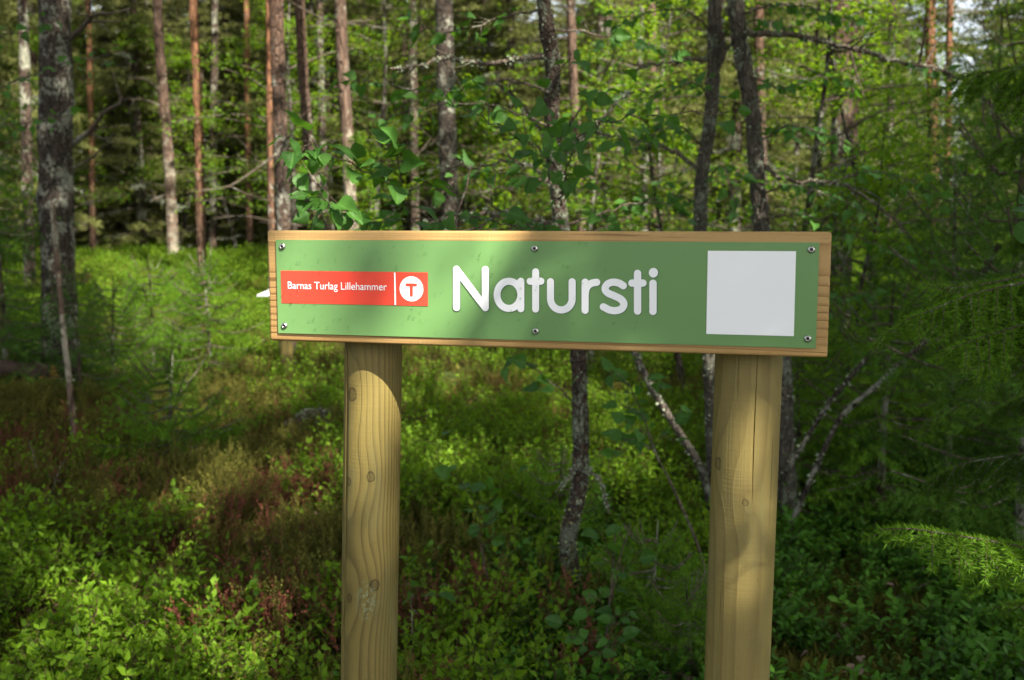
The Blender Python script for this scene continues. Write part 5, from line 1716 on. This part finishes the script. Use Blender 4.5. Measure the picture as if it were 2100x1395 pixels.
def undergrowth():
    g = np.random.default_rng(21)
    X, Y = [], []
    for (y0, y1, dens) in ((1.2, 5.0, 300), (5.0, 8.0, 190), (8.0, 13.0, 85), (13.0, 25.0, 130), (25.0, 34.0, 14)):
        w0, w1 = 0.56 * y0 + 1.6, 0.56 * y1 + 1.6
        n = int((w0 + w1) * (y1 - y0) * dens)
        y = g.uniform(y0, y1, n)
        x = g.uniform(-1, 1, n) * (0.56 * y + 1.6)
        X.append(x); Y.append(y)
    x, y = np.concatenate(X), np.concatenate(Y)
    # keep clear of the posts and stems
    for (a, b, r) in ((at(757, 1395, dl)[0], dl, 0.075), (at(1511, 1395, dr)[0], dr, 0.075)):
        k = (x - a) ** 2 + (y - b) ** 2 > r * r
        x, y = x[k], y[k]
    u = 1050 + x / y * FPX
    nA, nB, nC = vnoise(x, y, 0.9, 3.1), vnoise(x, y, 0.45, 8.7), vnoise(x, y, 2.2, 5.5)
    right = sstep((u - 760) / 350)                    # lingonberry country on the right and at the birch foot
    nearL = sstep((560 - u) / 350) * sstep((4.9 - y) / 1.3)    # bilberry corner, lower left
    wb = 0.45 + 1.2 * nearL + 1.1 * nA + 0.9 * sstep((y - 8.5) / 4) - 0.7 * right * sstep((4.5 - y) / 1.2) + 0.35 * right
    wl = -0.15 + 1.15 * right * sstep((7.5 - y) / 3) + 0.9 * nB
    wh = 0.62 + 0.65 * sstep((700 - u) / 300) * sstep((y - 3.6) / 1.0) * sstep((10 - y) / 3) - 1.3 * nA + 0.5 * nC - 0.75 * right - 1.0 * nearL
    wr = 0.10 + 0.40 * sstep((700 - u) / 300) + 1.25 * nC - 0.6 * nB - 0.6 * right - 0.9 * nearL - 0.3 * sstep((y - 10) / 4)
    jit = g.normal(0, 0.38, (4, len(x)))
    r2 = sstep((u - 1480) / 150) * sstep((7.5 - y) / 2)
    wb, wl = wb - 1.1 * r2, wl + 0.6 * r2 + 0.35 * right * sstep((3.9 - y) / 0.6)
    lm = sstep((740 - u) / 200) * sstep((y - 2.6) / 0.8) * sstep((9 - y) / 2) * np.clip(0.35 + sstep((u - 300) / 250), 0, 1)
    wb, wh, wr = wb - 0.45 * lm, wh + 0.15 * lm, wr + 0.45 * lm
    W = np.stack([wb, wl, wh, wr]) + jit
    kind = W.argmax(0)
    bare = (vnoise(x, y, 0.5, 12.3) > 0.42) & (g.random(len(x)) < 0.85)
    bc = at(325, 735, 9.0)
    kind[((x - bc[0]) / 0.75) ** 2 + ((y - bc[1]) / 0.75) ** 2 < 1] = 9
    rp = at(1511, 1395, dr)
    litter = ((x - rp[0] - 0.25) ** 2 + ((y - 2.75) * 0.8) ** 2 < 0.35 ** 2)
    kind[(bare | (litter & (g.random(len(x)) < 0.75))) & (y < 12)] = 9
    clump = vnoise(x, y, 0.33, 31.7)
    keep = (clump > -0.10) | (y > 11) | (g.random(len(x)) < 0.22)
    x, y, kind, clump = x[keep], y[keep], kind[keep], clump[keep]
    z = ground(x, y)
    grow = (1 + 0.35 * sstep((y - 9) / 10)) * (1 + 0.45 * np.clip(clump, -0.3, 0.6))
    names = (('bilberry', "bilberry_shrubs", "bright green bilberry shrubs covering the forest floor", 1.08), ('lingon', "lingonberry_plants", "glossy dark green lingonberry plants at the foot of birch and posts", 1.1),
             ('heather', "heather", "olive brown heather tufts among the bilberry", 1.0), ('heather_red', "reddish_heather", "reddish brown heather patches in the shaded ground on the left", 0.95))
    for i, (key, nm, lab, s) in enumerate(names):
        k = kind == i
        n = k.sum()
        tilt = g.normal(0, 0.16, (n, 2))
        gn_scatter(nm, np.stack([x[k], y[k], z[k]], 1), np.stack([tilt[:, 0], tilt[:, 1], g.uniform(0, 6.283, n)], 1), s * g.uniform(0.7, 1.25, n) * grow[k], g.integers(0, 7, n), PROTO[key], label=lab, cat="undergrowth")
    n = 5200
    yy = 1.5 + 8.5 * g.random(n) ** 1.3
    xx = g.uniform(-1, 1, n) * (0.56 * yy + 0.4)
    gn_scatter("moss", np.stack([xx, yy, ground(xx, yy)], 1), np.stack([g.normal(0, .2, n), g.normal(0, .2, n), g.uniform(0, 6.28, n)], 1), g.uniform(0.7, 1.3, n), g.integers(0, 7, n), PROTO['moss'], label="low feathery moss between the shrubs", cat="moss")
    n1 = 190
    xx = np.concatenate([rp[0] + 0.28 + g.normal(0, 0.22, n1), g.uniform(-2, 2, 160)])
    yy = np.concatenate([2.78 + g.normal(0, 0.26, n1), g.uniform(2.2, 6, 160)])
    n = len(xx)
    gn_scatter("dead_leaves", np.stack([xx, yy, ground(xx, yy) + 0.01], 1), np.stack([g.normal(0, .2, n), g.normal(0, .2, n), g.uniform(0, 6.28, n)], 1), g.uniform(0.7, 1.2, n), g.integers(0, 7, n), PROTO['dead_leaf'], label="withered pinkish brown leaves lying by the right post", cat="leaf litter")
undergrowth()

# ------------------------------------------------------------------ trees behind the photographer, whose crowns shade the foreground
def canopy():
    g = np.random.default_rng(77)
    n = 122000
    Sv = np.array(S)
    tx, ty = g.uniform(-5.5, 6.5, n), g.uniform(0.2, 9.5, n)
    h = g.uniform(4.5, 11.0, n)
    pos = np.stack([tx, ty, np.zeros(n)], 1) + Sv * (h / Sv[2])[:, None]
    # where the shadow of each leaf lands: on the face of the sign first ...
    inv = np.array((Matrix.Translation((BX, BY, BZ)) @ BROT).inverted())
    lp = pos @ inv[:3, :3].T + inv[:3, 3]
    ls = inv[:3, :3] @ (-Sv)
    q = lp + ls * (-lp[:, 1] / ls[1])[:, None]
    onsign = (np.abs(q[:, 0]) < 0.62 + 0.3 * (q[:, 2] > 0.2)) & (q[:, 2] > -1.2) & (q[:, 2] < 1.15)
    edge = -0.055 + (q[:, 2]) * 0.60                 # slanting edge of the shade across the board
    lit_sign = onsign & (q[:, 0] < edge) & (q[:, 0] > -0.62)
    lit_post = onsign & (q[:, 2] < -0.10) & (np.abs(q[:, 0] - 0.430 - 0.02 * np.sin(q[:, 2] * 9)) < 0.075) & (np.abs(q[:, 2] + 0.27) < 0.21)
    # ... or on the forest floor
    u = 1050 + tx / np.maximum(ty, 0.3) * FPX
    nz = np.array([mnoise.noise(Vector((a * 0.9, b * 0.6, 4.2))) + 0.5 * mnoise.noise(Vector((a * 2.3, b * 1.5, 9.2))) for a, b in zip(tx, ty)])
    corner = (u < 330 + 200 * nz) & (ty < 4.2 + 0.7 * nz) & (ty > 2.4)
    spots = (np.abs(tx - 0.60) < 0.40) & (np.abs(ty - 2.75) < 0.35)      # the sun reaches the lowest bough at the right
    spots |= (nz > 0.55) | ((nz > 0.0) & (u < 1300) & (u > 240 + 80 * nz) & (ty > 4.4))
    back = ty > 8.2 + 1.5 * nz
    keep = np.ones(n, bool)
    r = g.random(n)
    keep &= ~(lit_sign & (r < 0.965))
    keep &= ~(lit_post & (r < 0.985))
    keep &= ~(~onsign & corner & (r < 0.66))
    keep &= ~(~onsign & spots & (r < 0.85))
    keep &= ~(~onsign & back & (r < 0.9))
    pos, h = pos[keep], h[keep]
    trunks = np.array([(1.6, -4.4), (4.6, -3.2), (7.6, -2.6), (3.0, -7.4), (6.6, -6.6), (9.6, -5.4), (-0.6, -7.2), (10.6, -1.4)])
    own = ((pos[:, None, :2] - trunks[None]) ** 2).sum(2).argmin(1)
    for k, (a, b) in enumerate(trunks):
        sel = pos[own == k]
        t = thing("aspen_tree", "leafy aspen standing behind the viewer and shading the sign", "tree", (a, b, gz(a, b)), 0, "aspens behind the viewer")
        mb = MB()
        tube(mb, smooth_path(np.array([[0, 0, -0.1], [0.1, 0, 4], [0, 0.1, 8], [0.1, 0, 11.5]]), 0.5), np.linspace(0.13, 0.03, 24)[:len(smooth_path(np.array([[0, 0, -0.1], [0.1, 0, 4], [0, 0.1, 8], [0.1, 0, 11.5]]), 0.5))], 10, rough=0.03)
        link("trunk", mb.mesh("trunk", M['bark_dark']), t)
        if not len(sel): continue
        mb = MB()
        m_ = len(sel)
        rp = sel - [a, b, gz(a, b)]
        for q in range(0, m_, max(1, m_ // 45)):
            e = rp[q]
            z0 = max(3.0, e[2] - 0.45 * np.linalg.norm(e[:2]))
            tube(mb, smooth_path(np.array([[0, 0, z0], e * [0.5, 0.5, 0] + [0, 0, (z0 + e[2]) / 2 + 0.1], e]), 0.4), 0.012, 4, mat=0, cap=False)
        scatter_shape(mb, LEAF4_V * [1.3, 1, 1], LEAF4_F, rp, g.normal(0, 1, (m_, 3)), g.normal(0, 0.5, (m_, 3)) + np.array(S) * 1.2, g.uniform(0.07, 0.13, m_), 1, g.uniform(0, 0.6, m_))
        link("crown", mb.mesh("crown", [M['twig'], M['far_leaf']]), t)
canopy()

# unseen crowns added to dim the skylight over the glade, gaps cut for sunny patches
def shade_overstory():
    g = np.random.default_rng(91)
    n = 150000
    Sv = np.array(S)
    ty = g.uniform(-1.0, 36.0, n)
    tx = g.uniform(-1, 1, n) * (0.5 * np.abs(ty) + 6.0)
    h = g.uniform(7.0, 14.0, n)
    pos = np.stack([tx, ty, np.zeros(n)], 1) + Sv * (h / Sv[2])[:, None]
    u = 1050 + tx / np.maximum(ty, 0.3) * FPX
    nz = np.array([mnoise.noise(Vector((a * 0.55, b * 0.35, 14.2))) + 0.5 * mnoise.noise(Vector((a * 1.4, b * 0.9, 19.2))) for a, b in zip(tx, ty)])
    lit = (u > 190 + 60 * nz) & (u < 620 + 120 * nz) & (ty > 9.0 + 1.5 * nz) & (ty < 23)
    lit |= (u > 800) & (u < 1330) & (ty > 8.0 + 1.5 * nz) & (ty < 18)
    lit |= (nz > 0.06) & (ty > 4.5) & (u > 220) & (u < 1380)
    lit |= (nz > 0.30) & (ty > 4.5)
    lit |= (ty > 15) & (nz > -0.15 - 0.7 * sstep((ty - 17) / 4))
    lit |= ty < 8.5                      # there the nearer aspens decide
    keep = ~(lit & (g.random(n) < 0.95))
    # low sprays must not hang into the picture
    el = (pos[:, 2] - CAM_Z) / np.maximum(pos[:, 1], 0.1)
    keep &= (el > 0.30) | (pos[:, 1] < 0.2)
    pos = pos[keep]
    trunks = np.array([(-4.6, 3.6), (-6.2, 8.2), (-8.6, 13.5), (4.8, 3.2), (6.6, 8.0), (9.2, 13.2), (-3.6, -0.6)])
    own = ((pos[:, None, :2] - trunks[None]) ** 2).sum(2).argmin(1)
    for k, (a, b) in enumerate(trunks):
        z0 = gz(a, b)
        t = thing("birch_tree", "unseen tall birch added beside the view to shade the glade", "tree", (a, b, z0), 0, "unseen birches added for shade")
        Pk = smooth_path(np.array([[0, 0, -0.1], [0.1, 0, 5], [0, 0.1, 10], [0.1, 0, 14.5]]), 0.5)
        mb = MB()
        tube(mb, Pk, np.linspace(0.15, 0.03, len(Pk)), 10, rough=0.03)
        link("trunk", mb.mesh("trunk", M['bark_pale']), t)
        sel = pos[own == k]
        m_ = len(sel)
        if not m_: continue
        rp = sel - [a, b, z0]
        mb = MB()
        for q in range(0, m_, max(1, m_ // 50)):
            e = rp[q]
            zz = max(5.0, e[2] - 0.4 * np.linalg.norm(e[:2]))
            tube(mb, smooth_path(np.array([[0, 0, zz], e * [0.5, 0.5, 0] + [0, 0, (zz + e[2]) / 2 + 0.1], e]), 0.5), 0.015, 4, mat=0, cap=False)
        scatter_shape(mb, LEAF4_V * [1.3, 1, 1], LEAF4_F, rp, g.normal(0, 1, (m_, 3)), g.normal(0, 0.5, (m_, 3)) + [0, 0, 1.2], g.uniform(0.14, 0.26, m_), 1, g.uniform(0, 0.6, m_))
        link("crown", mb.mesh("crown", [M['twig'], M['far_leaf']]), t)
shade_overstory()
